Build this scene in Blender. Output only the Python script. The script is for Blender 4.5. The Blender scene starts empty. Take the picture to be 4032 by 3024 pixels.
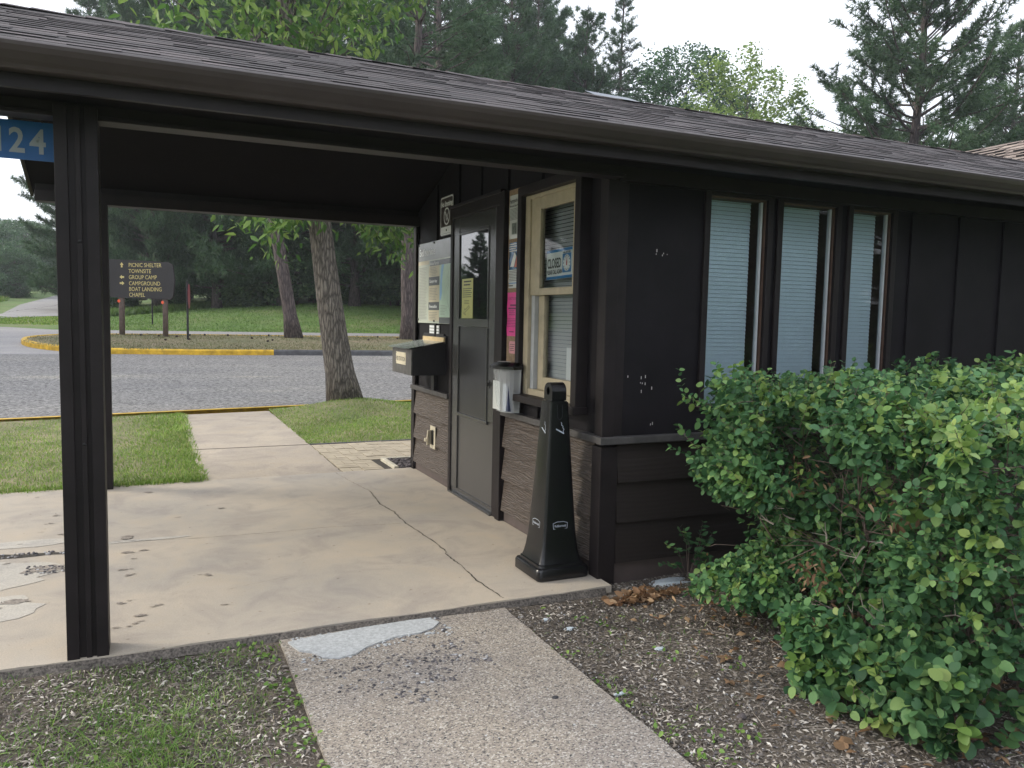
import bpy, math, random
import numpy as np
from mathutils import Vector, Matrix

scene = bpy.context.scene
COL = scene.collection

# ------------------------------------------------------------------ camera
cam_d = bpy.data.cameras.new('camera')
cam = bpy.data.objects.new('camera', cam_d); COL.objects.link(cam)
cam_d.sensor_width = 36.0; cam_d.lens = 28.06
cam_d.clip_start = 0.05; cam_d.clip_end = 2000
RX = Vector((0.91097338, -0.41196862, 0.0202325))
DN = Vector((-0.01560122, -0.08343303, -0.99639125))
FW = Vector((0.41216999, 0.90737026, -0.08243248))
M = Matrix.Identity(4)
for i in range(3):
    M[i][0] = RX[i]; M[i][1] = -DN[i]; M[i][2] = -FW[i]
M[2][3] = 1.45
cam.matrix_world = M
scene.camera = cam

# ------------------------------------------------------------------ sky, sun, exposure
SUN_EL, SUN_AZ = math.radians(28), math.radians(-62)   # azimuth from +Y towards +X
world = bpy.data.worlds.new('World'); scene.world = world; world.use_nodes = True
wn = world.node_tree.nodes; wl = world.node_tree.links
bg = wn['Background']; bg.inputs['Strength'].default_value = 0.12
sky = wn.new('ShaderNodeTexSky'); sky.sky_type = 'NISHITA'; sky.sun_disc = False
sky.sun_elevation = SUN_EL; sky.sun_rotation = SUN_AZ; sky.dust_density = 4.0; sky.air_density = 1.0
mixw = wn.new('ShaderNodeMix'); mixw.data_type = 'RGBA'; mixw.inputs[0].default_value = 0.72
wl.new(sky.outputs[0], mixw.inputs[6]); mixw.inputs[7].default_value = (12.2, 12.6, 13.6, 1)
wl.new(mixw.outputs[2], bg.inputs['Color'])
sun_d = bpy.data.lights.new('sun', 'SUN'); sun = bpy.data.objects.new('sun', sun_d); COL.objects.link(sun)
sun_d.energy = 1.9; sun_d.angle = math.radians(18); sun_d.color = (1.0, 0.93, 0.78)
sd = Vector((math.sin(SUN_AZ) * math.cos(SUN_EL), math.cos(SUN_AZ) * math.cos(SUN_EL), math.sin(SUN_EL)))
sun.rotation_euler = (-sd).to_track_quat('-Z', 'Y').to_euler()
scene.view_settings.view_transform = 'Standard'; scene.view_settings.look = 'None'
scene.view_settings.exposure = 0.55; scene.view_settings.gamma = 1.0
scene.render.engine = 'CYCLES'
scene.cycles.max_bounces = 8; scene.cycles.transparent_max_bounces = 16

# ------------------------------------------------------------------ material helpers
def newmat(name):
    m = bpy.data.materials.new(name); m.use_nodes = True
    nt = m.node_tree
    return m, nt.nodes, nt.links, nt.nodes['Principled BSDF']

def ramp(n, stops):
    r = n.new('ShaderNodeValToRGB'); e = r.color_ramp.elements
    while len(e) < len(stops): e.new(0.5)
    for el, (p, c) in zip(e, stops):
        el.position = p; el.color = (c[0], c[1], c[2], 1)
    return r

def coords(n, l, scale=(1, 1, 1), rot=(0, 0, 0)):
    t = n.new('ShaderNodeTexCoord'); mp = n.new('ShaderNodeMapping')
    mp.inputs['Scale'].default_value = scale; mp.inputs['Rotation'].default_value = rot
    l.new(t.outputs['Object'], mp.inputs[0])
    return mp.outputs[0]

def noise(n, l, co, scale, detail=4, rough=0.6, dist=0.0):
    t = n.new('ShaderNodeTexNoise'); t.inputs['Scale'].default_value = scale
    t.inputs['Detail'].default_value = detail; t.inputs['Roughness'].default_value = rough
    t.inputs['Distortion'].default_value = dist
    l.new(co, t.inputs['Vector'])
    return t.outputs['Fac']

def mix(n, l, fac, a, b, mode='MIX'):
    m = n.new('ShaderNodeMix'); m.data_type = 'RGBA'; m.blend_type = mode
    for i, s in ((0, fac), (6, a), (7, b)):
        if hasattr(s, 'is_output'): l.new(s, m.inputs[i])
        elif i == 0: m.inputs[0].default_value = s
        else: m.inputs[i].default_value = (s[0], s[1], s[2], 1)
    return m.outputs[2]

def bump(n, l, h, strength, dist, bs):
    b = n.new('ShaderNodeBump'); b.inputs['Strength'].default_value = strength
    b.inputs['Distance'].default_value = dist
    l.new(h, b.inputs['Height']); l.new(b.outputs[0], bs.inputs['Normal'])

def plain(name, col, rough=0.6, metal=0.0, var=0.12, nscale=8.0, bstr=0.0, bscale=60, spec=0.5):
    m, n, l, b = newmat(name)
    co = coords(n, l)
    f = noise(n, l, co, nscale, 5)
    r = ramp(n, [(0.3, [c * (1 - var) for c in col]), (0.7, [min(1, c * (1 + var)) for c in col])])
    l.new(f, r.inputs[0]); l.new(r.outputs[0], b.inputs['Base Color'])
    b.inputs['Roughness'].default_value = rough; b.inputs['Metallic'].default_value = metal
    b.inputs['Specular IOR Level'].default_value = spec
    if bstr: bump(n, l, noise(n, l, co, bscale, 3), bstr, 0.003, b)
    return m

def leafmat(name, stops, rough=0.5, trans=0.35, nscale=0.6, nvar=0.35):
    m, n, l, b = newmat(name)
    g = n.new('ShaderNodeNewGeometry')
    r = ramp(n, stops); l.new(g.outputs['Random Per Island'], r.inputs[0])
    f = noise(n, l, coords(n, l), nscale, 2)
    r2 = ramp(n, [(0.35, (1 - nvar,) * 3), (0.65, (1 + nvar * .5,) * 3)]); l.new(f, r2.inputs[0])
    c = mix(n, l, 1.0, r.outputs[0], r2.outputs[0], 'MULTIPLY')
    l.new(c, b.inputs['Base Color']); b.inputs['Roughness'].default_value = rough
    b.inputs['Specular IOR Level'].default_value = 0.35
    if trans:
        t = n.new('ShaderNodeBsdfTranslucent'); l.new(c, t.inputs[0])
        ms = n.new('ShaderNodeMixShader'); ms.inputs[0].default_value = trans
        l.new(b.outputs[0], ms.inputs[1]); l.new(t.outputs[0], ms.inputs[2])
        l.new(ms.outputs[0], n['Material Output'].inputs['Surface'])
    return m

MT = {}
MT['trim'] = plain('brown_trim_paint', (0.0165, 0.0130, 0.0138), 0.5, var=0.25, nscale=5, bstr=0.15, bscale=90, spec=.22)
MT['panel'] = plain('brown_panel_paint', (0.0110, 0.0095, 0.0115), 0.62, var=0.3, nscale=3, bstr=0.3, bscale=25, spec=.16)
MT['gutter'] = plain('brown_gutter_metal', (0.050, 0.039, 0.0385), 0.42, var=0.2, nscale=3.0, spec=.4)
MT['ceil'] = plain('brown_soffit_paint', (0.0085, 0.0075, 0.0085), 0.9, spec=.08)
MT['ledge'] = plain('worn_ledge_paint', (0.06, 0.056, 0.055), 0.6, var=0.3, nscale=14, bstr=.2)
MT['black'] = plain('black_plastic', (0.006, 0.006, 0.007), 0.24, var=0.25, nscale=6, bstr=0.08, bscale=220)
MT['blackmatte'] = plain('black_matte', (0.008, 0.008, 0.009), 0.5)
MT['cream'] = plain('cream_paint', (0.41, 0.355, 0.25), 0.5, var=0.14, nscale=12, bstr=0.3, bscale=40)
MT['vinyl'] = plain('grey_vinyl_track', (0.42, 0.44, 0.46), 0.35)
MT['white'] = plain('white_ink', (0.72, 0.73, 0.74), 0.5, var=0.03)
MT['signgrey'] = plain('reflective_grey', (0.40, 0.44, 0.50), 0.35, var=0.04)
MT['blue'] = plain('blue_sign', (0.02, 0.14, 0.44), 0.4, var=0.08)
MT['paper'] = plain('white_paper', (0.62, 0.64, 0.62), 0.22, var=0.06, nscale=6)
MT['paper2'] = plain('pale_laminate', (0.50, 0.53, 0.47), 0.22, var=0.08, nscale=3)
MT['ink'] = plain('dark_ink', (0.03, 0.03, 0.035), 0.5)
MT['inkgrey'] = plain('grey_ink', (0.18, 0.18, 0.18), 0.5)
MT['panelgrey'] = plain('panel_grey', (0.12, 0.125, 0.14), 0.22)
MT['panelgrey2'] = plain('panel_light_grey', (0.27, 0.28, 0.29), 0.2)
MT['tanpanel'] = plain('panel_tan', (0.50, 0.45, 0.33), 0.3)
MT['mapgreen'] = plain('map_green', (0.42, 0.55, 0.45), 0.3)
MT['mapblue'] = plain('map_blue', (0.22, 0.42, 0.66), 0.3)
MT['yellowpaper'] = plain('yellow_paper', (0.50, 0.50, 0.17), 0.35, var=0.06)
MT['pinkpaper'] = plain('pink_paper', (0.75, 0.06, 0.30), 0.35, var=0.08)
MT['palepink'] = plain('pale_pink_paper', (0.60, 0.27, 0.30), 0.35)
MT['posterblue'] = plain('poster_blue', (0.03, 0.10, 0.20), 0.15, var=0.5, nscale=30)
MT['cork'] = plain('cork_board', (0.27, 0.19, 0.12), 0.8, var=0.25, nscale=60)
MT['signbrown'] = plain('dark_sign_board', (0.022, 0.019, 0.020), 0.5)
MT['signyellow'] = plain('yellow_lettering', (0.62, 0.52, 0.20), 0.5)
MT['orange'] = plain('orange_reflector', (0.85, 0.13, 0.05), 0.4)
MT['red'] = plain('red_sign', (0.40, 0.02, 0.03), 0.4)
MT['post'] = plain('weathered_post', (0.13, 0.095, 0.080), 0.8, var=0.3, nscale=9, bstr=.4, bscale=30)
MT['steel'] = plain('bright_steel', (0.6, 0.6, 0.6), 0.25, 1.0)
MT['clock_blue'] = plain('closed_sign_blue', (0.04, 0.20, 0.46), 0.3)
MT['woodraw'] = plain('raw_pine_strip', (0.62, 0.47, 0.26), 0.6, var=.15, nscale=20)
MT['almond'] = plain('almond_plastic', (0.50, 0.45, 0.34), 0.45, var=.12)
MT['blind'] = plain('blind_slats', (0.60, 0.70, 0.79), 0.5, var=0.03)
MT['plasticclear'] = plain('frosted_plastic', (0.58, 0.62, 0.66), 0.2, var=0.1, nscale=5)
MT['boxwood'] = plain('fee_box_paint', (0.016, 0.015, 0.017), 0.55, var=0.3, nscale=8, bstr=.3, bscale=60)
MT['boxfront'] = plain('worn_fee_box_front', (0.085, 0.082, 0.080), 0.7, var=0.35, nscale=12)
MT['dooralu'] = plain('bronze_aluminium', (0.10, 0.10, 0.098), 0.27, 0.55, var=0.06)
MT['doorpan'] = plain('bronze_door_panel', (0.072, 0.069, 0.066), 0.36, 0.0, var=0.10, nscale=2)
MT['curbyellow'] = plain('yellow_curb_paint', (0.56, 0.34, 0.02), 0.65, var=0.35, nscale=6, bstr=.3, bscale=30)
MT['curbdark'] = plain('dark_kerb', (0.09, 0.09, 0.095), 0.85, var=0.3, nscale=6)
MT['brick'] = plain('concrete_paver', (0.40, 0.34, 0.25), 0.85, var=0.18, nscale=9, bstr=.4)
MT['joint'] = plain('dark_joint', (0.045, 0.038, 0.03), 0.95)
MT['rock'] = plain('dark_rock', (0.10, 0.085, 0.085), 0.8, var=0.4, nscale=25, bstr=.5)
MT['mortar'] = plain('grey_mortar', (0.42, 0.435, 0.44), 0.9, var=0.26, nscale=70, bstr=.7, bscale=170)
MT['foundation'] = plain('foundation_board', (0.075, 0.057, 0.052), 0.7, var=.15)
MT['interior'] = plain('dark_interior', (0.03, 0.03, 0.03), 0.9)
MT['wallbrown'] = plain('tan_shake', (0.20, 0.16, 0.13), 0.8, var=.2)

def m_siding():
    m, n, l, b = newmat('woodgrain_siding')
    co = coords(n, l, (2.2, 2.2, 15))
    w = n.new('ShaderNodeTexWave'); w.wave_type = 'BANDS'; w.bands_direction = 'Z'
    w.inputs['Scale'].default_value = 1.5; w.inputs['Distortion'].default_value = 13
    w.inputs['Detail'].default_value = 3; w.inputs['Detail Scale'].default_value = 1.3
    l.new(co, w.inputs[0])
    r = ramp(n, [(0.0, (0.036, 0.026, 0.021)), (0.22, (0.070, 0.053, 0.043)), (1, (0.090, 0.069, 0.056))])
    l.new(w.outputs['Fac'], r.inputs[0]); l.new(r.outputs[0], b.inputs['Base Color'])
    b.inputs['Roughness'].default_value = 0.55
    bump(n, l, w.outputs['Fac'], 0.9, 0.004, b)
    return m
MT['siding'] = m_siding()
def m_siding2():  # darker copy of the siding, with the front wall's shade in its colour
    m, n, l, b = newmat('painted_shade_siding')
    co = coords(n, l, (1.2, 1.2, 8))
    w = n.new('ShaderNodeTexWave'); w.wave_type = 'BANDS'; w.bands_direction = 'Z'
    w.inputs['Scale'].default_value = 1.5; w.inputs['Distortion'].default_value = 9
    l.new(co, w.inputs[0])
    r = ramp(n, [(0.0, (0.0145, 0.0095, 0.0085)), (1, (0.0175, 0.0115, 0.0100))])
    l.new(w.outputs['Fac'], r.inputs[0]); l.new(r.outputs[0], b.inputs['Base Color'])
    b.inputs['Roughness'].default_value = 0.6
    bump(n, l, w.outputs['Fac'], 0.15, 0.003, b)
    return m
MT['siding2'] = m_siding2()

def m_shingle(name, a, c, d):
    m, n, l, b = newmat(name)
    g = n.new('ShaderNodeNewGeometry')
    r = ramp(n, [(0, a), (0.45, c), (1, d)]); l.new(g.outputs['Random Per Island'], r.inputs[0])
    co = coords(n, l)
    f = noise(n, l, co, 260, 2, .8); r2 = ramp(n, [(0.3, (.55,) * 3), (0.7, (1.45,) * 3)]); l.new(f, r2.inputs[0])
    f3 = noise(n, l, co, 1.1, 3); r3 = ramp(n, [(0.35, (.75,) * 3), (0.65, (1.25,) * 3)]); l.new(f3, r3.inputs[0])
    c1 = mix(n, l, 1, r.outputs[0], r2.outputs[0], 'MULTIPLY')
    c2 = mix(n, l, 1, c1, r3.outputs[0], 'MULTIPLY')
    l.new(c2, b.inputs['Base Color']); b.inputs['Roughness'].default_value = 0.85
    bump(n, l, f, 0.4, 0.003, b)
    return m
MT['shingle'] = m_shingle('asphalt_shingles', (0.030, 0.026, 0.029), (0.050, 0.042, 0.045), (0.084, 0.070, 0.072))
MT['shingle2'] = m_shingle('tan_shingles', (0.16, 0.12, 0.10), (0.24, 0.19, 0.16), (0.30, 0.24, 0.20))

MT['course_shadow'] = plain('painted_course_shadow', (0.012, 0.011, 0.013), 0.95)  # near-black tab edges that paint in the shadow lines between courses
def m_concrete(name, c0, c1, speck=0.3, sscale=160, rough=0.85, stains=True, tint=None):
    m, n, l, b = newmat(name)
    co = coords(n, l)
    f = noise(n, l, co, 0.9, 6, .6); r = ramp(n, [(0.32, c0), (0.66, c1)]); l.new(f, r.inputs[0])
    col = r.outputs[0]
    f2 = noise(n, l, co, sscale, 2, .8)
    r2 = ramp(n, [(0.34, (1 - speck,) * 3), (0.5, (1,) * 3), (0.68, (1 + speck,) * 3)]); l.new(f2, r2.inputs[0])
    col = mix(n, l, 1, col, r2.outputs[0], 'MULTIPLY')
    if stains:
        f3 = noise(n, l, co, 2.6, 5, .65, .6); r3 = ramp(n, [(0.36, (.84, .84, .87)), (0.52, (1, 1, 1)), (0.7, (1.05, 1.02, .97))]); l.new(f3, r3.inputs[0])
        col = mix(n, l, 1, col, r3.outputs[0], 'MULTIPLY')
        f4 = noise(n, l, co, 22, 4, .6); r4 = ramp(n, [(0.27, (.62, .58, .54)), (0.335, (1, 1, 1))]); l.new(f4, r4.inputs[0])
        col = mix(n, l, 1, col, r4.outputs[0], 'MULTIPLY')
    l.new(col, b.inputs['Base Color']); b.inputs['Roughness'].default_value = rough
    bump(n, l, f2, 0.35, 0.004, b)
    return m
MT['slab'] = m_concrete('patio_concrete', (0.36, 0.328, 0.285), (0.49, 0.42, 0.33), 0.09, 130)
MT['slabpatch'] = m_concrete('pale_spalled_concrete', (0.43, 0.40, 0.35), (0.51, 0.475, 0.41), 0.12, 90)
MT['rearwalk'] = m_concrete('rear_walk_concrete', (0.34, 0.29, 0.235), (0.44, 0.375, 0.295), 0.22, 150)

def m_aggregate():
    m, n, l, b = newmat('exposed_aggregate')
    co = coords(n, l)
    v = n.new('ShaderNodeTexVoronoi'); v.inputs['Scale'].default_value = 170; l.new(co, v.inputs['Vector'])
    r = ramp(n, [(0.0, (0.07, 0.067, 0.070)), (0.14, (0.16, 0.143, 0.128)), (0.30, (0.262, 0.232, 0.200)), (0.8, (0.335, 0.298, 0.252)), (1.0, (0.52, 0.50, 0.46))])
    sep = n.new('ShaderNodeSeparateColor'); l.new(v.outputs['Color'], sep.inputs[0]); l.new(sep.outputs[0], r.inputs[0])
    f = noise(n, l, co, 1.6, 5); r2 = ramp(n, [(0.35, (.9, .9, .93)), (0.65, (1.1, 1.07, 1.02))]); l.new(f, r2.inputs[0])
    f5 = noise(n, l, co, 420, 2, .8); r5 = ramp(n, [(0.3, (.75,) * 3), (0.7, (1.25,) * 3)]); l.new(f5, r5.inputs[0])
    c = mix(n, l, 1, r.outputs[0], r2.outputs[0], 'MULTIPLY'); c = mix(n, l, 1, c, r5.outputs[0], 'MULTIPLY')
    l.new(c, b.inputs['Base Color']); b.inputs['Roughness'].default_value = 0.85
    bump(n, l, v.outputs['Distance'], 0.5, 0.004, b)
    return m
MT['aggregate'] = m_aggregate()

def m_asphalt(name, base, speck):
    m, n, l, b = newmat(name)
    co = coords(n, l)
    f = noise(n, l, co, 15, 7, .92)
    r = ramp(n, [(0.41, [c * (1 - speck) for c in base]), (0.5, base), (0.59, [c * (1 + speck) for c in base])]); l.new(f, r.inputs[0])
    co2 = coords(n, l, (0.25, 1, 1))
    f2 = noise(n, l, co2, 0.9, 5, .65); r2 = ramp(n, [(0.36, (.86, .86, .88)), (0.62, (1.08, 1.07, 1.04)), (0.70, (1.42, 1.36, 1.22))]); l.new(f2, r2.inputs[0])
    c = mix(n, l, 1, r.outputs[0], r2.outputs[0], 'MULTIPLY')
    l.new(c, b.inputs['Base Color']); b.inputs['Roughness'].default_value = 0.85
    bump(n, l, f, 0.6, 0.01, b)
    return m
MT['asphalt'] = m_asphalt('worn_asphalt', (0.215, 0.207, 0.198), .75)
MT['asphalt2'] = m_asphalt('pale_asphalt', (0.30, 0.29, 0.29), .2)

def m_ground(name, a, b_, c_, s1=0.35, s2=45):
    m, n, l, b = newmat(name)
    co = coords(n, l)
    f = noise(n, l, co, s1, 5, .7); r = ramp(n, [(0.34, a), (0.5, b_), (0.66, c_)]); l.new(f, r.inputs[0])
    f2 = noise(n, l, co, s2, 4, .8); r2 = ramp(n, [(0.3, (.55,) * 3), (0.7, (1.4,) * 3)]); l.new(f2, r2.inputs[0])
    c = mix(n, l, 1, r.outputs[0], r2.outputs[0], 'MULTIPLY')
    l.new(c, b.inputs['Base Color']); b.inputs['Roughness'].default_value = 0.95
    bump(n, l, f2, 0.8, 0.02, b)
    return m
MT['lawn'] = m_ground('lawn_ground', (0.10, 0.18, 0.040), (0.13, 0.21, 0.055), (0.20, 0.22, 0.09))
MT['islandgrass'] = m_ground('dry_island_grass', (0.14, 0.15, 0.075), (0.20, 0.18, 0.10), (0.27, 0.21, 0.14), .5)
MT['soil'] = m_ground('mulch_soil', (0.085, 0.070, 0.055), (0.13, 0.107, 0.084), (0.19, 0.158, 0.122), 1.6, 70)
MT['nearlawn'] = m_ground('near_lawn_ground', (0.13, 0.16, 0.055), (0.21, 0.20, 0.10), (0.34, 0.28, 0.18), 1.3, 45)

def m_bark(name, a, c, vs=(9, 9, 1.6)):
    m, n, l, b = newmat(name)
    co = coords(n, l, vs)
    v = n.new('ShaderNodeTexVoronoi'); v.feature = 'DISTANCE_TO_EDGE'; v.inputs['Scale'].default_value = 1.6
    f0 = noise(n, l, co, 1.5, 3); mp = n.new('ShaderNodeVectorMath'); mp.operation = 'ADD'
    l.new(co, mp.inputs[0]); cc = n.new('ShaderNodeCombineXYZ'); l.new(f0, cc.inputs[0]); l.new(f0, cc.inputs[2]); l.new(cc.outputs[0], mp.inputs[1])
    l.new(mp.outputs[0], v.inputs['Vector'])
    r = ramp(n, [(0.0, a), (0.22, c), (0.6, [x * 1.3 for x in c])]); l.new(v.outputs['Distance'], r.inputs[0])
    f = noise(n, l, co, 5, 4); r2 = ramp(n, [(0.3, (.7,) * 3), (0.7, (1.25,) * 3)]); l.new(f, r2.inputs[0])
    l.new(mix(n, l, 1, r.outputs[0], r2.outputs[0], 'MULTIPLY'), b.inputs['Base Color'])
    b.inputs['Roughness'].default_value = 0.9
    bump(n, l, v.outputs['Distance'], 1.0, 0.04, b)
    return m
MT['bark'] = m_bark('grey_furrowed_bark', (0.045, 0.038, 0.032), (0.17, 0.148, 0.125), (14, 14, 2.6))
MT['pinebark'] = m_bark('pine_bark', (0.040, 0.030, 0.030), (0.125, 0.098, 0.093))
MT['twig'] = plain('twig_bark', (0.14, 0.105, 0.085), 0.85, var=.3, nscale=30)
MT['deadwood'] = plain('pale_dead_twig', (0.30, 0.26, 0.22), 0.85, var=.25, nscale=30)

MT['needles'] = leafmat('pine_needles', [(0, (0.038, 0.085, 0.042)), (.5, (0.065, 0.125, 0.058)), (1, (0.115, 0.185, 0.085))], .55, .2, .5, .35)
MT['needles2'] = leafmat('pale_pine_needles', [(0, (0.050, 0.10, 0.055)), (.5, (0.08, 0.14, 0.075)), (1, (0.13, 0.19, 0.095))], .55, .25, .5, .35)
MT['leafdark'] = leafmat('dark_broad_leaves', [(0, (0.036, 0.095, 0.036)), (.6, (0.065, 0.15, 0.055)), (1, (0.12, 0.22, 0.08))], .5, .25, .7, .35)
MT['leafmid'] = leafmat('mid_broad_leaves', [(0, (0.065, 0.13, 0.055)), (.6, (0.10, 0.18, 0.07)), (1, (0.16, 0.25, 0.10))], .5, .35)
MT['leafshrub'] = leafmat('shrub_leaves', [(0, (0.09, 0.17, 0.08)), (.6, (0.15, 0.25, 0.11)), (1, (0.24, 0.34, 0.15))], .5, .35, .9, .45)
MT['leaflight'] = leafmat('light_green_leaves', [(0, (0.15, 0.24, 0.055)), (.6, (0.23, 0.33, 0.09)), (1, (0.34, 0.42, 0.14))], .5, .4)
MT['leafash'] = leafmat('ash_leaves', [(0, (0.05, 0.125, 0.03)), (.5, (0.11, 0.21, 0.05)), (1, (0.27, 0.38, 0.10))], .45, .45)
MT['leafhedge'] = leafmat('hedge_leaves', [(0, (0.038, 0.108, 0.046)), (.5, (0.074, 0.180, 0.068)), (.85, (0.13, 0.265, 0.09)), (1, (0.25, 0.38, 0.12))], .6, .22, 1.5, .25)
MT['leafyounglit'] = leafmat('lit_young_hedge_leaves', [(0, (0.13, 0.25, 0.06)), (.6, (0.21, 0.34, 0.085)), (1, (0.36, 0.46, 0.14))], .42, .35, 1.5, .2)  # young leaves; their paler colour also paints in the hedge's lit top
MT['leafdead'] = leafmat('dead_brown_leaves', [(0, (0.16, 0.085, 0.045)), (.5, (0.27, 0.16, 0.085)), (1, (0.46, 0.32, 0.19))], .7, .2)
MT['grass'] = leafmat('grass_blades', [(0, (0.12, 0.23, 0.030)), (.45, (0.20, 0.34, 0.048)), (.8, (0.31, 0.44, 0.08)), (1, (0.48, 0.43, 0.21))], .5, .3, 1.2, .25)
MT['grassdry'] = leafmat('dry_grass_blades', [(0, (0.12, 0.16, 0.06)), (.5, (0.22, 0.22, 0.11)), (1, (0.38, 0.33, 0.21))], .6, .3, .8, .3)
MT['grassdark'] = leafmat('shaded_grass_blades', [(0, (0.095, 0.19, 0.040)), (.5, (0.155, 0.28, 0.060)), (1, (0.25, 0.36, 0.10))], .5, .25, 1.5, .3)
MT['grassmix'] = leafmat('yard_grass_blades', [(0, (0.09, 0.18, 0.035)), (.5, (0.15, 0.27, 0.055)), (.85, (0.24, 0.34, 0.09)), (1, (0.42, 0.37, 0.22))], .5, .25, 2.5, .3)
MT['weed'] = leafmat('weed_leaves', [(0, (0.10, 0.21, 0.05)), (.5, (0.17, 0.30, 0.06)), (1, (0.28, 0.42, 0.10))], .5, .35, 2, .2)
MT['chips'] = leafmat('mulch_chips', [(0, (0.050, 0.044, 0.040)), (.35, (0.125, 0.106, 0.090)), (.62, (0.23, 0.20, 0.172)), (.85, (0.35, 0.31, 0.265)), (1, (0.64, 0.60, 0.54))], .85, 0, 2, .3)
MT['pebbles'] = leafmat('mixed_pebbles', [(0, (0.05, 0.05, 0.055)), (.5, (0.13, 0.12, 0.125)), (.85, (0.24, 0.22, 0.21)), (1, (0.52, 0.53, 0.54))], .75, 0, 2, .2)

def m_glass(name, refl=1.0, ior=1.5, tint=(0.9, 0.95, 0.95)):
    m, n, l, b = newmat(name)
    n.remove(b)
    t = n.new('ShaderNodeBsdfTransparent'); t.inputs[0].default_value = (*tint, 1)
    g = n.new('ShaderNodeBsdfGlossy'); g.inputs['Roughness'].default_value = 0.015
    f = n.new('ShaderNodeFresnel'); f.inputs[0].default_value = ior
    ms = n.new('ShaderNodeMixShader'); l.new(f.outputs[0], ms.inputs[0])
    l.new(t.outputs[0], ms.inputs[1]); l.new(g.outputs[0], ms.inputs[2])
    l.new(ms.outputs[0], n['Material Output'].inputs['Surface'])
    return m
MT['glass'] = m_glass('window_glass', ior=1.5)
MT['doorglass'] = m_glass('mirror_film_glass', ior=3.6, tint=(.25, .27, .28))
MT['plexi'] = m_glass('acrylic_lid', ior=1.9, tint=(.85, .93, .9))

def m_frost():
    m, n, l, b = newmat('hazy_acrylic_lid'); b.inputs['Base Color'].default_value = (.60, .68, .66, 1); b.inputs['Roughness'].default_value = .12
    t = n.new('ShaderNodeBsdfTransparent'); ms = n.new('ShaderNodeMixShader'); ms.inputs[0].default_value = .75
    l.new(t.outputs[0], ms.inputs[1]); l.new(b.outputs[0], ms.inputs[2]); l.new(ms.outputs[0], n['Material Output'].inputs['Surface'])
    return m
MT['frost'] = m_frost()
# ------------------------------------------------------------------ mesh helpers
class MB:
    def __init__(s): s.v = []; s.f = []; s.m = []; s.n = 0
    def add(s, v, f, mi=0):
        s.v.extend([tuple(p) for p in v]); s.f.extend([tuple(i + s.n for i in q) for q in f]); s.m.extend([mi] * len(f)); s.n += len(v)
    def box(s, x0, x1, y0, y1, z0, z1, mi=0):
        s.add([(x0, y0, z0), (x1, y0, z0), (x1, y1, z0), (x0, y1, z0), (x0, y0, z1), (x1, y0, z1), (x1, y1, z1), (x0, y1, z1)],
              [(0, 3, 2, 1), (4, 5, 6, 7), (0, 1, 5, 4), (1, 2, 6, 5), (2, 3, 7, 6), (3, 0, 4, 7)], mi)
    def prism(s, pts, a, b, mi=0):
        """pts: list of 3D points of one cap, (b-a) extrusion vector given as b"""
        n = len(pts); v = [Vector(p) for p in pts] + [Vector(p) + Vector(b) for p in pts]
        f = [tuple(range(n))[::-1], tuple(range(n, 2 * n))] + [(i, (i + 1) % n, n + (i + 1) % n, n + i) for i in range(n)]
        s.add(v, f, mi)
    def tube(s, pts, rad, n=8, mi=0, cap=True):
        pts = [Vector(p) for p in pts]; V = []; F = []
        a = None
        for i, p in enumerate(pts):
            d = (pts[min(i + 1, len(pts) - 1)] - pts[max(i - 1, 0)]).normalized()
            if a is None: a = d.cross(Vector((0, 1, 0)) if abs(d.z) > .7 else Vector((0, 0, 1)))
            else: a = a - d * a.dot(d)
            if a.length < 1e-4: a = d.cross(Vector((1, .3, .2)))
            a.normalize(); b = d.cross(a)
            r = rad[i] if hasattr(rad, '__len__') else rad
            for k in range(n):
                t = 2 * math.pi * k / n; V.append(p + a * (r * math.cos(t)) + b * (r * math.sin(t)))
        for i in range(len(pts) - 1):
            for k in range(n):
                F.append((i * n + k, i * n + (k + 1) % n, (i + 1) * n + (k + 1) % n, (i + 1) * n + k))
        if cap: F.append(tuple(range(n))[::-1]); F.append(tuple(range((len(pts) - 1) * n, len(pts) * n)))
        s.add(V, F, mi)
    def ell(s, c, r, n=8, m=6, mi=0, jit=0, rnd=None):
        V = []; F = []
        for j in range(m + 1):
            ph = math.pi * j / m
            for k in range(n):
                t = 2 * math.pi * k / n
                q = 1 + (rnd.uniform(-jit, jit) if rnd and jit and 0 < j < m else 0)
                V.append((c[0] + r[0] * q * math.sin(ph) * math.cos(t), c[1] + r[1] * q * math.sin(ph) * math.sin(t), c[2] + r[2] * q * math.cos(ph)))
        for j in range(m):
            for k in range(n): F.append((j * n + k, (j + 1) * n + k, (j + 1) * n + (k + 1) % n, j * n + (k + 1) % n))
        s.add(V, F, mi)
    def build(s, name, mats, parent=None, smooth=False, bev=0, loc=None):
        return link_mesh(name, np.array(s.v, dtype=np.float64).reshape(-1, 3), s.f, mats, parent, smooth, s.m, bev, loc)

def origin_of(o):
    p = Vector(o.location)
    while o.parent: o = o.parent; p += Vector(o.location)
    return p

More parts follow.
